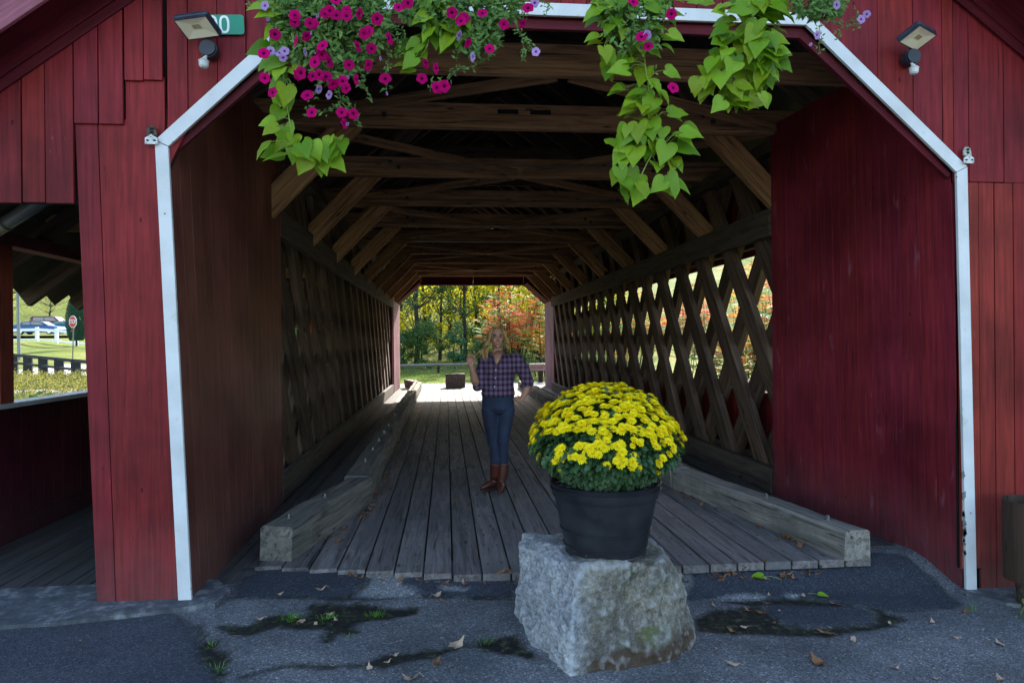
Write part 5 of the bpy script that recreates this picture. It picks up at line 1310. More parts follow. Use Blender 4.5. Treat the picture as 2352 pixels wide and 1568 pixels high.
for i in range(75):
    t=rg.random()**1.5; y=5.4+t*11
    kx=-.75 if y>6.7 else -1.09+(y-4.93)*.225
    leaf(kx+abs(rg.gauss(0,.05))+.0,y,rg.uniform(.05,.10),rg.choice(LM),'dry brown leaf lying against the left kerb timber','leaves along the left kerb',.5)
for i in range(45):
    y=4.8+rg.random()**1.3*4.5; kx=2.73-(y-4.52)*.168 if y<6.9 else 2.30
    leaf(kx-abs(rg.gauss(0,.05))-.02,y,rg.uniform(.05,.10),rg.choice(LM),'dry brown leaf lying against the right kerb timber','leaves along the right kerb',.5)
for i in range(34):
    leaf(rg.uniform(-.6,2.2),5+rg.random()*9,rg.uniform(.03,.06),rg.choice(LM),'small dry leaf lying loose on the deck planks','loose leaves on the deck')
for (px,py) in((1049,1146),): q=gz(px,py,0); leaf(q[0],q[1],.11,LM[1],'largest dry leaf on the open deck, left of the woman\'s boots','loose leaves on the deck')
c2=[(470,1005,.09,1),(350,1205,.09,1),(1205,1015,.09,1),(1240,1050,.05,0),(1325,1320,.13,1),(1205,1440,.10,0),(780,1485,.07,1),(1040,1540,.12,1),(940,1400,.05,1),(570,1190,.06,1),(545,1470,.06,1),(890,1445,.05,1),(530,1150,.06,1),(90,1195,.06,1),(320,1180,.05,1),(1050,1090,.04,0),(210,1040,.07,1),(440,1215,.05,1)]
for x,y,s_,t in c2:
    q=C2(x,y); leaf(q[0],q[1],s_,rg.choice(LMT if t else LM),('pale tan' if t else 'reddish brown')+(' larger' if s_>.085 else ' small')+' dry leaf on the cracked asphalt left of the boulder','leaves on the asphalt left of the boulder')
c4=[(255,748,.10,0),(535,812,.06,0),(200,985,.07,1),(415,985,.08,1),(195,1035,.07,0),(150,1100,.12,0),(75,1090,.12,0),(40,1195,.08,1),(230,1165,.06,0),(620,1035,.13,0),(555,1220,.14,0),(510,1415,.19,0),(1380,1220,.08,1),(1655,1250,.12,1),(1660,1485,.12,1),(1440,1055,.12,0),(730,1255,.1,1),(995,1430,.1,1),(1250,1485,.06,1),(1230,1128,.09,1),(-40,1215,.08,0),(-150,1060,.08,1),(-30,1440,.12,1),(960,1140,.06,1),(1590,1230,.05,1),(690,798,.1,0)]
for x,y,s_,t in c4:
    q=C4(x,y); leaf(q[0],q[1],s_*.72,rg.choice(LMT if t else LM),('pale tan' if t else 'reddish brown')+(' larger' if s_>.11 else ' small')+' dry leaf on the asphalt right of the boulder','leaves on the asphalt right of the boulder')
for i in range(30):
    q=(rg.uniform(-2.2,3.6),rg.uniform(2.9,4.2)); leaf(q[0],q[1],rg.uniform(.015,.03),rg.choice(LMT),'tiny pale leaf scrap on the dark asphalt','leaf scraps on the asphalt')
for (x,y,x2,y2,lab) in((160,918,280,922,'fresh green heart leaf with long stalk lying near the deck edge'),(515,985,445,975,'smaller fresh green leaf with curved stalk on the asphalt')):
    a=C4(x,y); b2=C4(x2,y2); e=empty('green_leaf',(a[0],a[1],surf(*a)),lab,'leaf')
    mb=MB(); d=Vector((a[0]-b2[0],a[1]-b2[1],0)); P_=Vector((a[0],a[1],surf(*a)+.012)); heart(mb,P_,frame(d,(0,-.2,1)),.06 if x>200 else .085,.25,.2); mb.build('blade',LG,e,smooth=True)
    mb=MB(); mb.tube([P_,Vector(((a[0]+b2[0])/2,(a[1]+b2[1])/2+.01,surf(*a)+.012)),Vector((b2[0],b2[1],surf(*b2)+.004))],.0016,5); mb.build('stalk',LSTEM,e)
GRS=leafmat('bright_grass',[(.08,.20,.02),(.13,.30,.03),(.10,.24,.03)],.3,.5)
for (k,x,y,nb,hh) in((2,290,1190,60,.045),(2,510,1180,40,.035),(2,820,1150,60,.035),(2,1505,1295,22,.04),(0,490,1495,16,.03),(0,500,1548,24,.04),(4,1480,1050,14,.06),(2,640,1290,14,.02)):
    q=C2(x,y) if k==2 else(C4(x,y) if k==4 else gz(x,y)); mb=MB()
    for i in range(nb):
        a=rg.uniform(0,6.28); r_=rg.uniform(0,.04); p=Vector((q[0]+r_*math.cos(a)*1.5,q[1]+r_*math.sin(a),surf(*q)-.006)); d=Vector((math.cos(a)*.6,math.sin(a)*.6,1)).normalized(); L=hh*rg.uniform(.5,1.2)
        s_=Vector((-d.y,d.x,0)).normalized()*.0018; n0=len(mb.v); mb.v+=[tuple(p-s_),tuple(p+s_),tuple(p+d*L*.6+s_*.8),tuple(p+d*L*.6-s_*.8),tuple(p+d*L+Vector((d.x,d.y,-.2))*L*.4)]
        mb.f+=[(n0,n0+1,n0+2,n0+3),(n0+3,n0+2,n0+4)]; mb.m+=[0,0]
    o=mb.build('grass_tuft',GRS); tag(o,'tuft of bright green grass growing from a crack in the asphalt','grass','grass tufts in the asphalt cracks')
# weed at the foot of the right wall
we=empty('weed_plant',(3.95,4.05,-.18),'broad leaved green weed growing at the foot of the red wall by the rusty drum','plant')
WD=leafmat('weed_leaves',[(.05,.14,.03),(.10,.22,.04),(.16,.28,.05)],.3,.5)
mb=MB(); s_=MB()
for i in range(46):
    x=3.50+rg.random()**.8*.45; z=-.18+rg.random()*.22*(.3+(x-3.48)*2.6); y=3.84+rg.uniform(-.12,.05); p=Vector((x,y,z))
    heart(mb,p,frame((rg.uniform(-1,.6),-.7,-.5),(rg.uniform(-.4,.4),-.6,1)),rg.uniform(.03,.075),.25,.2)
    s_.tube([p,Vector((x+rg.uniform(-.02,.02),y+.05,-.2))],.002,4)
for i in range(150):
    p=Vector((3.44+rg.random()*.5,3.80+rg.uniform(-.08,.1),-.165+rg.random()*.06)); lance(mb,p,frame((rg.uniform(-1,1),rg.uniform(-1,0),rg.uniform(-.2,.8)),(0,-.4,1)),rg.uniform(.015,.03),.012)
s_.tube([(3.52,3.9,-.17),(3.58,3.88,-.02),(3.63,3.86,.07)],.004,5)
mb.build('foliage',WD,we,smooth=True); s_.build('stems',plain('dry_stalks',(.25,.19,.11),.8),we)

# ------------------------------------------------------------------ trees and shrubs
BARK=plain('dark_bark',(.035,.028,.022),.9,0,10,.4,bstr=.6,bscale=30)
YG=leafmat('yellow_green_foliage',[(.24,.30,.02),(.55,.50,.02),(.80,.66,.02),(.32,.40,.02),(.70,.50,.02)],.65,.7,.1)
GR=leafmat('green_foliage',[(.04,.09,.02),(.08,.15,.03),(.12,.19,.04),(.06,.12,.03)],.4,.6)
OR=leafmat('orange_red_foliage',[(.60,.08,.03),(.65,.20,.03),(.55,.05,.05),(.50,.30,.05),(.62,.13,.04),(.15,.22,.05)],.45,.6)
def treemesh(h,cr,c0,nl,mat,ls,seed,trunk_r=.16,nclump=26,flat=.8):
    r_=random.Random(seed); T=MB(); F=MB(); top=Vector((r_.uniform(-.3,.3),r_.uniform(-.3,.3),h*.93))
    pts=[Vector((0,0,-.4))]+[Vector((top.x*t+r_.uniform(-.12,.12),top.y*t+r_.uniform(-.12,.12),top.z*t)) for t in(.15,.35,.55,.75,1)]
    T.tube(pts,[trunk_r*1.25,trunk_r,trunk_r*.85,trunk_r*.65,trunk_r*.4,trunk_r*.12],9)
    cl=[]
    for i in range(nclump):
        t=r_.uniform(c0,1); a=r_.uniform(0,6.28); pr=math.sin(math.pi*min(1,max(.08,(t-c0)/(1-c0)*.85+.15)))**.6
        rr=cr*pr*r_.uniform(.35,1); c=Vector((math.cos(a)*rr,math.sin(a)*rr,h*t)); cl.append((c,cr*r_.uniform(.22,.40)))
        k=min(4,int(t*5)); s0=pts[max(1,k)]; T.tube([s0,s0.lerp(c,.5)+Vector((0,0,-.1)),c],[trunk_r*.3,trunk_r*.18,.015],5)
    for i in range(nl):
        c,cr_=cl[r_.randrange(nclump)]; d=Vector((r_.gauss(0,1),r_.gauss(0,1),r_.gauss(0,.8))); 
        p=c+d*cr_*.55; s_=ls*r_.uniform(.6,1.3); u=Vector((r_.uniform(-1,1),r_.uniform(-1,1),r_.uniform(-.7,.7))).normalized(); v=u.orthogonal().normalized()
        F.v+=[tuple(p-u*s_),tuple(p+v*s_*.55),tuple(p+u*s_),tuple(p-v*s_*.55)]; n0=len(F.v)-4; F.f.append((n0,n0+1,n0+2,n0+3)); F.m.append(0)
    return T.mesh('trunk',BARK),F.mesh('crown',mat)
def tree(name,M_,x,y,s_,label,group,rz=None,z=None):
    z=terrain(x,y) if z is None else z
    e=empty(name,(x,y,z),label,'tree' if 'tree' in name else 'shrub',group)
    rz=rg.uniform(0,6.28) if rz is None else rz
    Mx=Matrix.Translation((x,y,z))@Matrix.Rotation(rz,4,'Z')@Matrix.Scale(s_,4)
    place('trunk',M_[0],Mx,e); place('crown',M_[1],Mx,e); return e
TY=[treemesh(11,2.3,.06,1900,YG,.12,31,.13,34),treemesh(12,2.1,.10,2000,YG,.11,32,.15,34),treemesh(10,2.0,.08,1700,YG,.12,33,.10,28)]
TG=[treemesh(11,2.2,.12,2400,GR,.12,34,.16,30)]
SH_G=treemesh(2.3,1.1,.05,2600,GR,.065,35,.04,22); SH_V=treemesh(3.4,.9,.05,3000,leafmat('vine_foliage',[(.03,.10,.035),(.05,.15,.05),(.08,.20,.06)],.3,.5),.07,36,.05,22)
rg=random.Random(77)
wl='slim dark-trunked tree with yellow-green autumn leaves in the woods beyond the bridge'
k=0
for row,(yy,n_,x0,x1) in enumerate(((43,8,-7,8),(47,9,-9,10),(52,10,-11,13),(58,11,-14,16),(66,11,-17,20))):
    for i in range(n_):
        x=x0+(x1-x0)*(i+.5)/n_+rg.uniform(-.7,.7); y=yy+rg.uniform(-1.4,1.4); s_=rg.uniform(.72,.95) if row<2 else rg.uniform(.9,1.25)
        g=(rg.random()<.2)
        tree('woodland_tree',TG[0] if g else TY[rg.randrange(3)],x,y,s_,'dark green tree among the yellow ones in the woods beyond the bridge' if g else wl,'green trees in the far woods' if g else 'yellow trees in the far woods')
for (x,y,s_) in((-3.9,39.5,1.),(-2.6,40.3,.9),(-1.3,39.6,1.1),(2.6,39.5,1.0),(3.9,40,1.1),(-5.2,40,1.2),(5.4,38.5,1.3),(7,37,1.2)): tree('undergrowth_shrub',SH_G,x,y,s_,'low green shrub at the edge of the woods behind the log rail','shrubs at the edge of the woods')
tree('vine_covered_shrub',SH_V,.55,39.2,.78,'upright dark green vine-covered shrub in the middle of the far opening',None)
tree('vine_covered_shrub',SH_V,-3.1,39.0,.85,'dark green vine-covered shrub at the left of the far opening',None)
tree('undergrowth_shrub',SH_G,1.9,38.4,.65,'low rounded dark green shrub right of the vine-covered one',None)
# low planting along the log rail
mb=MB(); LOWG=leafmat('low_planting',[(.06,.12,.03),(.12,.18,.05),(.20,.26,.08),(.16,.12,.06)],.3,.6)
for i in range(4200):
    x=rg.uniform(-6,9); y=34.6+rg.uniform(-.5,1.5); hh=.9*abs(noise.noise(Vector((x*.6,1,2))))+.34
    p=Vector((x,y,-.05+rg.random()*hh)); lance(mb,p,frame((rg.uniform(-1,1),rg.uniform(-1,1),rg.uniform(-.3,1)),(rg.uniform(-1,1),-1,1)),rg.uniform(.06,.12),.04)
tag(mb.build('ground_cover',LOWG),'low leafy ground cover along the log rail','plants',None,'stuff')
mb=MB()
for i in range(16000):
    x=rg.uniform(-7,9); y=rg.uniform(25.4,35); p=Vector((x,y,-.07)); d=Vector((rg.uniform(-.4,.4),rg.uniform(-.4,.4),1)); L=rg.uniform(.05,.11); s_=Vector((1,.3,0)).normalized()*.006
    n0=len(mb.v); mb.v+=[tuple(p-s_),tuple(p+s_),tuple(p+d*L)]; mb.f.append((n0,n0+1,n0+2)); mb.m.append(0)
tag(mb.build('grass',leafmat('lawn_blades',[(.07,.16,.02),(.13,.24,.03),(.22,.28,.06)],.4,.6)),'short green grass beyond the far end of the bridge','grass',None,'stuff')
# sumac: stems with long drooping leaflets
SG=leafmat('sumac_green_leaflets',[(.10,.20,.05),(.18,.30,.09),(.26,.38,.14),(.14,.26,.06)],.45,.6,.15)
SR=leafmat('sumac_red_leaflets',[(.55,.05,.05),(.62,.12,.04),(.66,.24,.04),(.55,.04,.10)],.5,.7,.1)
SO=leafmat('sumac_orange_leaflets',[(.62,.22,.03),(.66,.34,.03),(.62,.12,.03),(.58,.42,.04)],.5,.7,.1)
def frond(mb,p,d,L,r_,ls=.10):
    d=Vector(d).normalized(); n_=int(L/.035)
    q=Vector(p); side=d.cross(Vector((0,0,1))).normalized()
    for i in range(n_):
        t=i/n_; q=q+d*(L/n_); d=(d+Vector((0,0,-.055))).normalized()
        for s_ in(-1,1):
            lf=ls*(math.sin(math.pi*min(1,t*.85+.15))**.5)*r_.uniform(.8,1.1); dr=(side*s_+d*.35+Vector((0,0,-.55+r_.uniform(-.2,.1)))).normalized()
            w=d*.017; n0=len(mb.v); mb.v+=[tuple(q-w*.4),tuple(q+dr*lf*.5+w),tuple(q+dr*lf),tuple(q+dr*lf*.5-w)]; mb.f.append((n0,n0+1,n0+2,n0+3)); mb.m.append(0)
def sumac(name,x,y,h,rad,nst,mat,mat2,frac,label,group,seed,z=None,ls=.10,FL=.5,nf=9):
    r_=random.Random(seed); z=terrain(x,y) if z is None else z; e=empty(name,(x,y,z),label,'shrub',group); S=MB(); A=MB(); Bm=MB()
    for i in range(nst):
        a=r_.uniform(0,6.28); q=rad*r_.uniform(.1,1); hh=h*r_.uniform(.45,1)
        b0=Vector((x+q*.5*math.cos(a),y+q*.5*math.sin(a),z-.2)); tp=Vector((x+q*math.cos(a)*1.2,y+q*math.sin(a)*1.2,z+hh))
        md=b0.lerp(tp,.6)+Vector((r_.uniform(-.15,.15),r_.uniform(-.15,.15),0)); S.tube([b0,md,tp],[.016,.012,.006],5)
        red=r_.random()<frac
        for j in range(nf):
            aa=r_.uniform(0,6.28); t=r_.uniform(.55,1); p=md.lerp(tp,(t-.55)/.45)
            frond(Bm if (red if r_.random()<.8 else not red) else A,p,(math.cos(aa),math.sin(aa),.55),FL*r_.uniform(.6,1.1),r_,ls)
    S.build('stems',BARK,e)
    if A.v: A.build('green_leaves',mat,e)
    if Bm.v: Bm.build('autumn_leaves',mat2,e)
    return e
sumac('sumac_shrub',2.75,31,4.3,1.35,30,SG,SR,.62,'tall red and orange sumac shrub behind the woman in the far opening',None,1,z=-.1,nf=20)
sumac('sumac_shrub',4.3,29.6,3.5,1.2,26,leafmat('yellowing_leaves',[(.30,.34,.05),(.20,.28,.05),(.5,.42,.05)],.45,.5),SO,.35,'yellow-green shrub with orange tips beside the right post of the far opening',None,2,z=-.1,nf=18)
sg_='sumac shrubs outside the right truss'
for i,(x,y,h,fr,m2) in enumerate(((7.2,6.8,3.3,.15,SR),(7.8,8.6,3.6,.45,SR),(8.4,10.6,4.,.6,SO),(8.4,13,3.9,.25,SR),(9.0,15.4,4.1,.5,SR),(8.6,18,3.9,.6,SO),(8.8,20.6,3.9,.3,SR),(8.2,23.3,3.3,.5,SR),(7.0,25.8,3.4,.6,SO),(10.2,8,5.,.1,SO),(11,11.5,5.4,.5,SR),(11.4,15,5.4,.2,SO),(11.6,19,5.6,.6,SR),(11.6,24,5.,.4,SO))):
    zb=max(terrain(x,y),-1.5); sumac('sumac_shrub',x,y,h-zb*.6,1.35,20,SG,m2,fr,'red and green sumac shrub seen through the right lattice',sg_,40+i,z=zb,FL=.6,ls=.13,nf=15)
for i,(x,y,s_) in enumerate(((12.5,6,.75),(14,9,.9),(15.5,13,1.0),(15,17,.95),(16,21.5,1.05),(17,27,.95),(19,10,1.2),(20,16,1.25),(21,23,1.3),(19,30,1.2),(22,36,1.1),(24,7,1.3))):
    tree('riverside_tree',TY[i%3],x,y,s_,'yellow-green tree on the bank seen through the right lattice','trees on the right bank')
# rail, stone, guard rail at the far end
lr_=empty('log_rail',(-1,34.2,0),'long grey log rail lying low along the edge of the woods','rail')
mb=MB(); mb.tube([(-7,34.3,.36),(-3,34.2,.34),(1,34.15,.37),(3.6,33.9,.52)],[.055,.06,.055,.045],8); mb.build('log',wood('grey_log',(.16,.15,.13),(.33,.31,.28),'X'),lr_)
for x in(-6,-3.2,-.4,2.4): mb=MB(); mb.tube([(x,34.32,-.2),(x,34.32,.36)],.06,8); mb.build('post',BARK,lr_)
q=gz(1046,892,-.02); 
mb=MB(); mb.box(q[0]-.32,q[0]+.33,q[1]+.02,q[1]+.38,-.1,.46)
bmx=bmesh.new(); mx_=mb.mesh('stone_block',CONC); bmx.from_mesh(mx_); bmesh.ops.subdivide_edges(bmx,edges=bmx.edges,cuts=7,use_grid_fill=True)
for v in bmx.verts: v.co+=Vector([.025*noise.noise(v.co*4+Vector((i*7,0,0))) for i in range(3)])
bmx.to_mesh(mx_); bmx.free(); mx_.materials.clear(); mx_.materials.append(plain('granite_block_stone',(.22,.19,.18),.9,0,25,.5,bstr=.8,bscale=40))
so2=bpy.data.objects.new('stone_block',mx_); COL.objects.link(so2); bb=so2.modifiers.new('b','BEVEL'); bb.width=.02
tag(so2,'squared grey stone block on the far road edge beside the woman','stone')
gr=empty('guard_rail',(3.9,25,0),'short dark steel guard rail on timber post at the right of the far opening','rail')
mb=MB(); mb.prism([(3.05,.42),(3.75,.42),(3.75,.50),(3.05,.50)],25.0,25.09); mb.prism([(3.05,.60),(3.75,.60),(3.75,.68),(3.05,.68)],25.0,25.09); mb.prism([(3.05,.495),(3.75,.495),(3.75,.605),(3.05,.605)],25.05,25.07); mb.build('rail',plain('grey_steel_rail',(.30,.31,.32),.5,.5),gr)
mb=MB(); mb.box(3.4,3.55,25.1,25.25,-.2,.7); mb.build('post',BARK,gr)
for (z,dz,x0) in((3.9,.3,-7),(3.65,.45,-6.5)):
    mb=MB(); mb.tube([(x0+i*.8,37,z-dz*math.sin(i/9*3.14)*.5+i*.01) for i in range(10)],.014,5); tag(mb.build('utility_wire',IRON),'thin pale wire sagging across the trees, '+('upper' if dz<.4 else 'lower')+' of the two','wire')

# ------------------------------------------------------------------ view to the left, over the walkway rail
GLS=plain('car_glass',(.10,.13,.14),.08,0,3,.1,.8); TYRE=plain('tyre_rubber',(.02,.02,.02),.8); RIMM=plain('alloy_rim',(.5,.5,.52),.3,.8); CHR=plain('headlight_glass',(.8,.82,.85),.1); TAIL=plain('tail_lamp_red',(.4,.02,.02),.2)
def car(cx,Y,zc,L,Hh,col,label,suv=False,group='cars parked along the road on the left'):
    p=onY(cx,767,Y); x0=p.x-L/2; z0=zc; e=empty('parked_car',(p.x,Y,z0),label,'car',group); s_=L/4.6; h=Hh
    PT=plain('car_paint_'+label.split()[0],tuple(q*.6 for q in col),.3,.2,2,.05,.4)
    f=lambda P:[(x0+x*s_,z0+z*h) for x,z in P]
    low=[(.05,.22),(.9,.16),(3.7,.16),(4.55,.24),(4.6,.42),(4.45,.55),(3.5,.66),(.25,.70),(.03,.60)]
    cab=([(.25,.70),(3.45,.66),(2.75,.97),(2.3,1.0),(1.3,1.0),(.85,.93)] if not suv else [(.12,.70),(3.6,.66),(3.0,1.0),(2.4,1.06),(.5,1.06),(.2,.95)])
    mb=MB(); mb.prism(f(low),Y-.88,Y+.88); mb.prism(f([(x if 0<i<1 else x,z) for i,(x,z) in enumerate(cab)]),Y-.74,Y+.74); b=mb.build('body',PT,e,bevel=.05)
    w1=([(.95,.72),(1.75,.72),(1.75,.94),(1.35,.95),(1.05,.90)] if not suv else [(.5,.72),(1.75,.72),(1.75,.98),(.65,.98)]); w2=[(1.85,.72),(3.05,.70),(2.65,.92),(2.3,.95),(1.85,.95)] if not suv else [(1.85,.72),(3.2,.70),(2.85,.96),(1.85,.99)]
    for w_ in(w1,w2): mb=MB(); mb.prism(f(w_),Y-.752,Y-.742); mb.build('window',GLS,b)
    mb=MB(); mb.hull([(x0+3.42*s_,Y-.66,z0+.68*h),(x0+3.42*s_,Y+.66,z0+.68*h),(x0+2.82*s_,Y+.6,z0+.95*h),(x0+2.82*s_,Y-.6,z0+.95*h)],[(x0+3.47*s_,Y-.66,z0+.69*h),(x0+3.47*s_,Y+.66,z0+.69*h),(x0+2.87*s_,Y+.6,z0+.96*h),(x0+2.87*s_,Y-.6,z0+.96*h)]); mb.build('windscreen',GLS,b)
    for wx in(.85,3.65):
        for sy in(-1,1):
            mb=MB(); c=(x0+wx*s_,Y+sy*.80,z0+.31); mb.tube([(c[0],c[1]-.11,c[2]),(c[0],c[1]+.11,c[2])],.32,20); w_=mb.build('wheel',TYRE,e)
            mb=MB(); mb.tube([(c[0],c[1]+sy*.112,c[2]),(c[0],c[1]+sy*.125,c[2])],.20,16); mb.build('rim',RIMM,w_)
    for sy in(-1,1):
        mb=MB(); mb.box(x0+4.45*s_,x0+4.60*s_,Y+sy*.72-.14,Y+sy*.72+.14,z0+.46*h,z0+.56*h); mb.build('headlight',CHR,b)
        mb=MB(); mb.box(x0+.0*s_,x0+.16*s_,Y+sy*.72-.14,Y+sy*.72+.14,z0+.55*h,z0+.66*h); mb.build('tail_lamp',TAIL,b)
zc=onY(92,768,78).z
car(92,78,zc,4.75,1.42,(.02,.12,.38),'blue sedan parked behind the white rail fence, nearest of the parked cars')
car(120,85,zc+.5,4.5,1.62,(.16,.015,.06),'maroon wagon parked just behind the blue sedan',True)
car(146,86,zc+.35,4.3,1.5,(.75,.75,.74),'white car parked between the maroon wagon and the teal car')
car(163,82,zc+.1,4.3,1.45,(.05,.32,.36),'teal car at the right, partly behind the stop sign')
mb=MB(); n0=0
for i in range(41):
    x=-90+i*2.0; 
    for y in(74.5,89): mb.v.append((x,y,zc-.02+ (.25 if y>80 else 0)))
for i in range(40): mb.f.append((2*i,2*i+2,2*i+3,2*i+1)); mb.m.append(0)
tag(mb.build('road',plain('pale_asphalt_road',(.24,.24,.25),.9,0,3,.15)),kind='structure')
# stop sign
p=onY(168,818,44); st0=empty('stop_sign',(p.x,44,p.z),'red octagonal STOP sign on a slim leaning pole by the road','sign')
tp=onY(169,727,44); cxs=tp.x+.02; czs=onY(169,739,44).z
mb=MB(); mb.tube([(p.x-.12,44.03,p.z-.3),(cxs,44.03,tp.z)],.035,8); mb.build('pole',ZINC,st0)
def octa(r_,y0,y1,mat,name,par):
    mb=MB(); mb.prism([(cxs+r_*math.cos(R(22.5+45*i)),czs+r_*math.sin(R(22.5+45*i))) for i in range(8)],y0,y1); return mb.build(name,mat,par)
octa(.385,43.95,43.97,plain('white_sign_border',(.75,.75,.75),.4),'border',st0); face_=octa(.35,43.94,43.948,plain('red_sign_face',(.42,.006,.012),.4),'face',st0)
tcv=bpy.data.curves.new('lettering','FONT'); tcv.body='STOP'; tcv.size=.29; tcv.align_x='CENTER'; tcv.align_y='CENTER'; tcv.extrude=.002
to=bpy.data.objects.new('lettering',tcv); COL.objects.link(to); to.location=(cxs,43.936,czs); to.rotation_euler=(R(90),0,0); to.scale=(.95,1.25,1); tcv.materials.append(bpy.data.materials['white_sign_border']); attach(to,face_)
mb=MB(); mb.box(cxs-.14,cxs+.14,43.95,43.97,czs-.60,czs-.46); mb.build('small_plate',plain('dark_red_plate',(.2,.03,.04),.5),st0)
# white rail fence
wf=empty('white_rail_fence',(-42,66,1.6),'white painted rail fence with square posts along the far road','fence')
WP=plain('white_fence_paint',(.78,.79,.80),.5,0,4,.06)
dd=(onY(185,793,60).x-onY(85,779,66).x)/1.0
P0=onY(-120,770,71); P1=onY(85,765,66); P2=onY(130,768,63); P3=onY(175,773,60.5); P4=onY(260,780,57)
for P_,zt in((P0,0),(P1,0),(P2,0),(P3,0),(P4,0)):
    mb=MB(); mb.box(P_.x-.12,P_.x+.12,P_.y-.12,P_.y+.12,P_.z-.75,P_.z+.55); mb.build('post',WP,wf,bevel=.01)
PL=[P0,P1,P2,P3,P4]
for i in range(4):
    for dz in(.32,):
        a,b2=PL[i]+Vector((0,-.14,dz)),PL[i+1]+Vector((0,-.14,dz)); beam('rail',a,b2,.06,.24,WP,wf)
        a,b2=PL[i]+Vector((0,-.14,-.55)),PL[i+1]+Vector((0,-.14,-.55)); beam('rail',a,b2,.06,.14,WP,wf)
# dark plank fence nearer
DF=plain('dark_fence_timber',(.022,.020,.024),.8,0,6,.3); dfn=empty('dark_plank_fence',(-18,38,0),'low dark plank fence with wide posts behind the tall weeds','fence')
A_=onY(-60,806,42); B_=onY(215,832,34)
N=9
for i in range(N):
    t=i/(N-1); q=A_.lerp(B_,t); mb=MB(); mb.box(q.x-.22,q.x+.22,q.y-.05,q.y+.05,q.z-1.0,q.z+.02); mb.build('post',DF,dfn)
beam('top_rail',A_+Vector((0,-.09,0)),B_+Vector((0,-.09,0)),.06,.16,DF,dfn); beam('lower_rail',A_+Vector((0,-.09,-.42)),B_+Vector((0,-.09,-.42)),.06,.12,DF,dfn)
mb=MB(); mb.quad(tuple(A_+Vector((-6,.5,-1.0))),tuple(B_+Vector((6,.5,-.95))),tuple(B_+Vector((7,4,-.55))),tuple(A_+Vector((-6,4,-.6))))
tag(mb.build('pale_strip',plain('pale_strip_ground',(.5,.49,.47),.9,0,6,.2)),kind='structure')  # pale strip of ground behind the dark fence
# utility pole
p=onY(44,840,46); up_o=empty('utility_pole',(p.x,46,p.z-1),'slim grey utility pole rising just beside the walkway post','pole')
mb=MB(); mb.tube([(p.x,46,p.z-1),(p.x-.05,46,p.z+9)],[.10,.075],10); mb.build('shaft',wood('grey_pole_wood',(.14,.15,.17),(.30,.31,.33),'Z'),up_o)
mb=MB(); mb.box(p.x-1.,p.x+.9,45.9,46.0,p.z+8.2,p.z+8.35); mb.build('crossarm',BARK,up_o)
# tall weeds
WEED=leafmat('tall_weeds_foliage',[(.07,.085,.015),(.20,.20,.04),(.34,.30,.06),(.045,.06,.012),(.30,.25,.10)],.4,.7)
mb=MB(); rg=random.Random(9)
for i in range(42000):
    Y=9+24*rg.random(); x=-Y*rg.uniform(.38,.78)-rg.uniform(0,.6); zt=.34+.30*noise.noise(Vector((x*.5,Y*.35,1)))+.22*noise.noise(Vector((x*1.7,Y*1.1,5)))
    z=zt-abs(rg.gauss(0,.35)); p=Vector((x,Y,z)); s_=.03+.0018*Y
    d=Vector((rg.uniform(-1,1),rg.uniform(-1,1),rg.uniform(.0,1.4))); lance(mb,p,frame(d,(rg.uniform(-1,1),-1,rg.uniform(0,1))),s_*rg.uniform(.7,1.5),s_*.38)
tag(mb.build('tall_weeds',WEED),'tangled yellow-green weeds and goldenrod filling the bank below the walkway','weeds',None,'stuff')
# trees on the lawn
TS=treemesh(4.6,2.6,.42,1500,leafmat('thin_autumn_leaves',[(.45,.38,.08),(.35,.33,.08),(.5,.36,.12)],.4,.6),.075,51,.13,40)
p=onY(117,742,95); tree('small_tree',TS,p.x,95,1.0,'small spreading tree with thin autumn leaves behind the parked cars',None,.5,p.z-.2)
TB_=treemesh(8,4.2,.35,2600,leafmat('sparse_yellow_leaves',[(.55,.45,.06),(.45,.40,.05)],.45,.6),.085,52,.2,46)
p=onY(12,765,70); tree('lawn_tree',TB_,p.x-1,70,1.0,'larger tree with sparse yellow leaves reaching in from the left edge',None,1.2,p.z-.5)
p=onY(176,786,56); ar=empty('arborvitae',(p.x,56,p.z),'dark green narrow conifer behind the stop sign','tree')
mb=MB(); 
for i in range(5200):
    t=rg.random(); rr=.72*math.sin(math.pi*min(1,t*.8+.18))**.7; a=rg.uniform(0,6.28); q=rr*rg.uniform(.75,1.03); c=Vector((p.x+q*math.cos(a),56+q*math.sin(a),p.z+.1+t*3.75)); lance(mb,c,frame((math.cos(a)*.4,math.sin(a)*.4,1),(math.cos(a),math.sin(a),.2)),.14,.07)
mb.build('crown',leafmat('dark_conifer',[(.008,.035,.022),(.015,.06,.035),(.02,.075,.04)],.1,.7),ar); mb=MB(); mb.tube([(p.x,56,p.z-.3),(p.x,56,p.z+3.4)],[.08,.03],7); mb.build('trunk',BARK,ar)
# green bushes seen through the left lattice beyond the walkway
for i,(x,y,s_) in enumerate(((-7.5,13,1.3),(-7,16.5,1.4),(-6.6,20,1.3),(-7.2,24,1.5),(-5.6,27,1.4),(-5.2,31,1.7),(-6.8,34,1.8),(-4.9,24.5,1.3))): tree('bank_shrub',SH_G,x,y,s_,'green shrub beyond the walkway rail, glimpsed through the left lattice','shrubs beyond the walkway')
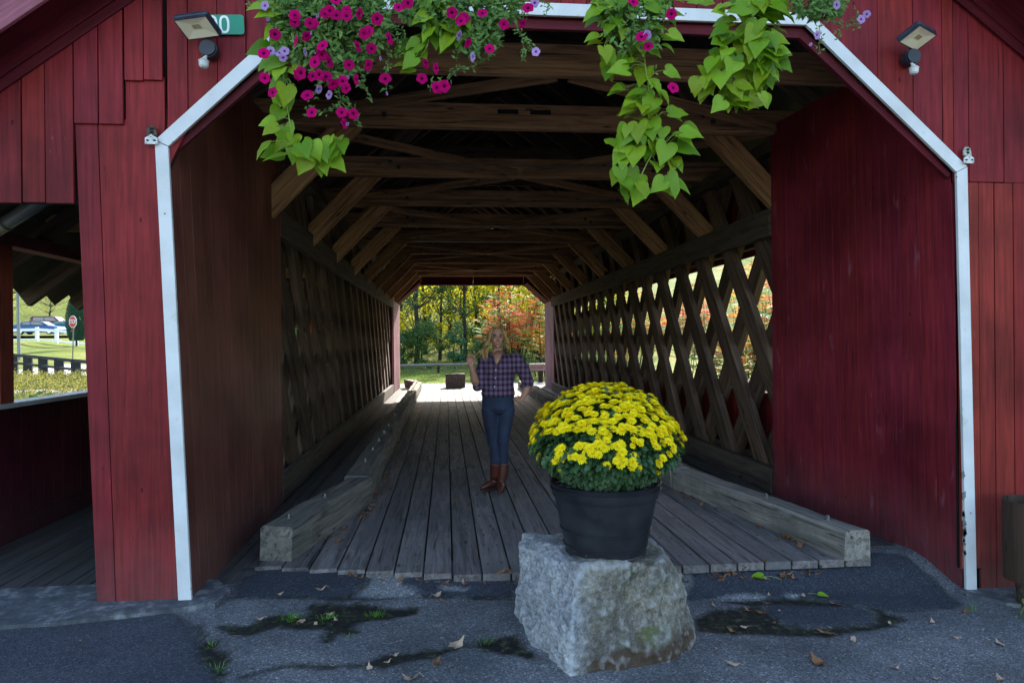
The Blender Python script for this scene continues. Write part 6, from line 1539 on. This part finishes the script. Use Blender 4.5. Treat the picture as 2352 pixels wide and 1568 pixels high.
# text -> real mesh
bpy.context.view_layer.update()
dg=bpy.context.evaluated_depsgraph_get(); me_=bpy.data.meshes.new_from_object(to.evaluated_get(dg))
t2=bpy.data.objects.new('sign_lettering',me_); COL.objects.link(t2); t2.location=to.location; t2.rotation_euler=to.rotation_euler; t2.scale=to.scale; attach(t2,face_)
bpy.data.objects.remove(to)

# peeled paint at the foot of the right trim, bare wood under the short board
mb=MB()
rg=random.Random(4)
for i in range(16):
    t=rg.random(); z=.02+.62*t; x=3.452+.010*rg.random()-.012*t; h=rg.uniform(.02,.06); mb.prism([(x-.012,z),(x+rg.uniform(.004,.016),z+h*.3),(x+rg.uniform(.0,.012),z+h),(x-.012,z+h*.8)],YF-.0285,YF-.0265)
mb.build('peeled_paint',plain('green_grey_bare_wood',(.16,.19,.165),.9,0,30,.5),B)
mb=MB(); mb.box(3.55,3.70,YF+.045,YF+.07,-.3,.05); mb.build('bare_sill_board',wood('bare_grey_board',(.09,.085,.06),(.22,.20,.15),'Z'),B)

st0.rotation_euler=(0,0,R(-30))
# hanging baskets just above the picture, carrying the trailing plants on wall brackets
COCO=plain('brown_coco_liner',(.10,.06,.035),.95,0,30,.4,bstr=.8); WIRE=plain('black_wire',(.02,.02,.02),.5,.4)
for i,(px,lab) in enumerate(((740,'coco lined hanging basket above the left petunia'),(1090,'coco lined hanging basket above the middle petunia'),(1480,'coco lined hanging basket above the longest lime vine'),(1800,'coco lined hanging basket above the broad right lime vine'))):
    p=onY(px,-45,YH); c=Vector((p.x,YH,p.z+.17)); e=empty('hanging_basket',(c.x,c.y,c.z-.16),lab,'basket','hanging baskets over the entrance')
    mb=MB(); mb.rings([(c.x,c.y,c.z-.16*math.cos(a*.26),.19*math.sin(a*.26)+.01,.19*math.sin(a*.26)+.01) for a in range(7)],24); mb.build('liner',COCO,e,smooth=True)
    for k in range(3):
        a=k*2.094+.4; mb=MB(); mb.tube([(c.x+.19*math.cos(a),c.y+.19*math.sin(a),c.z),(c.x,c.y,c.z+.40)],.003,5); mb.build('chain',WIRE,e)
    mb=MB(); mb.tube([(c.x,4.295,c.z+.25),(c.x,4.25,c.z+.42),(c.x,4.0,c.z+.46),(c.x,c.y,c.z+.43),(c.x,c.y,c.z+.38)],.008,8); mb.build('bracket',WIRE,e)
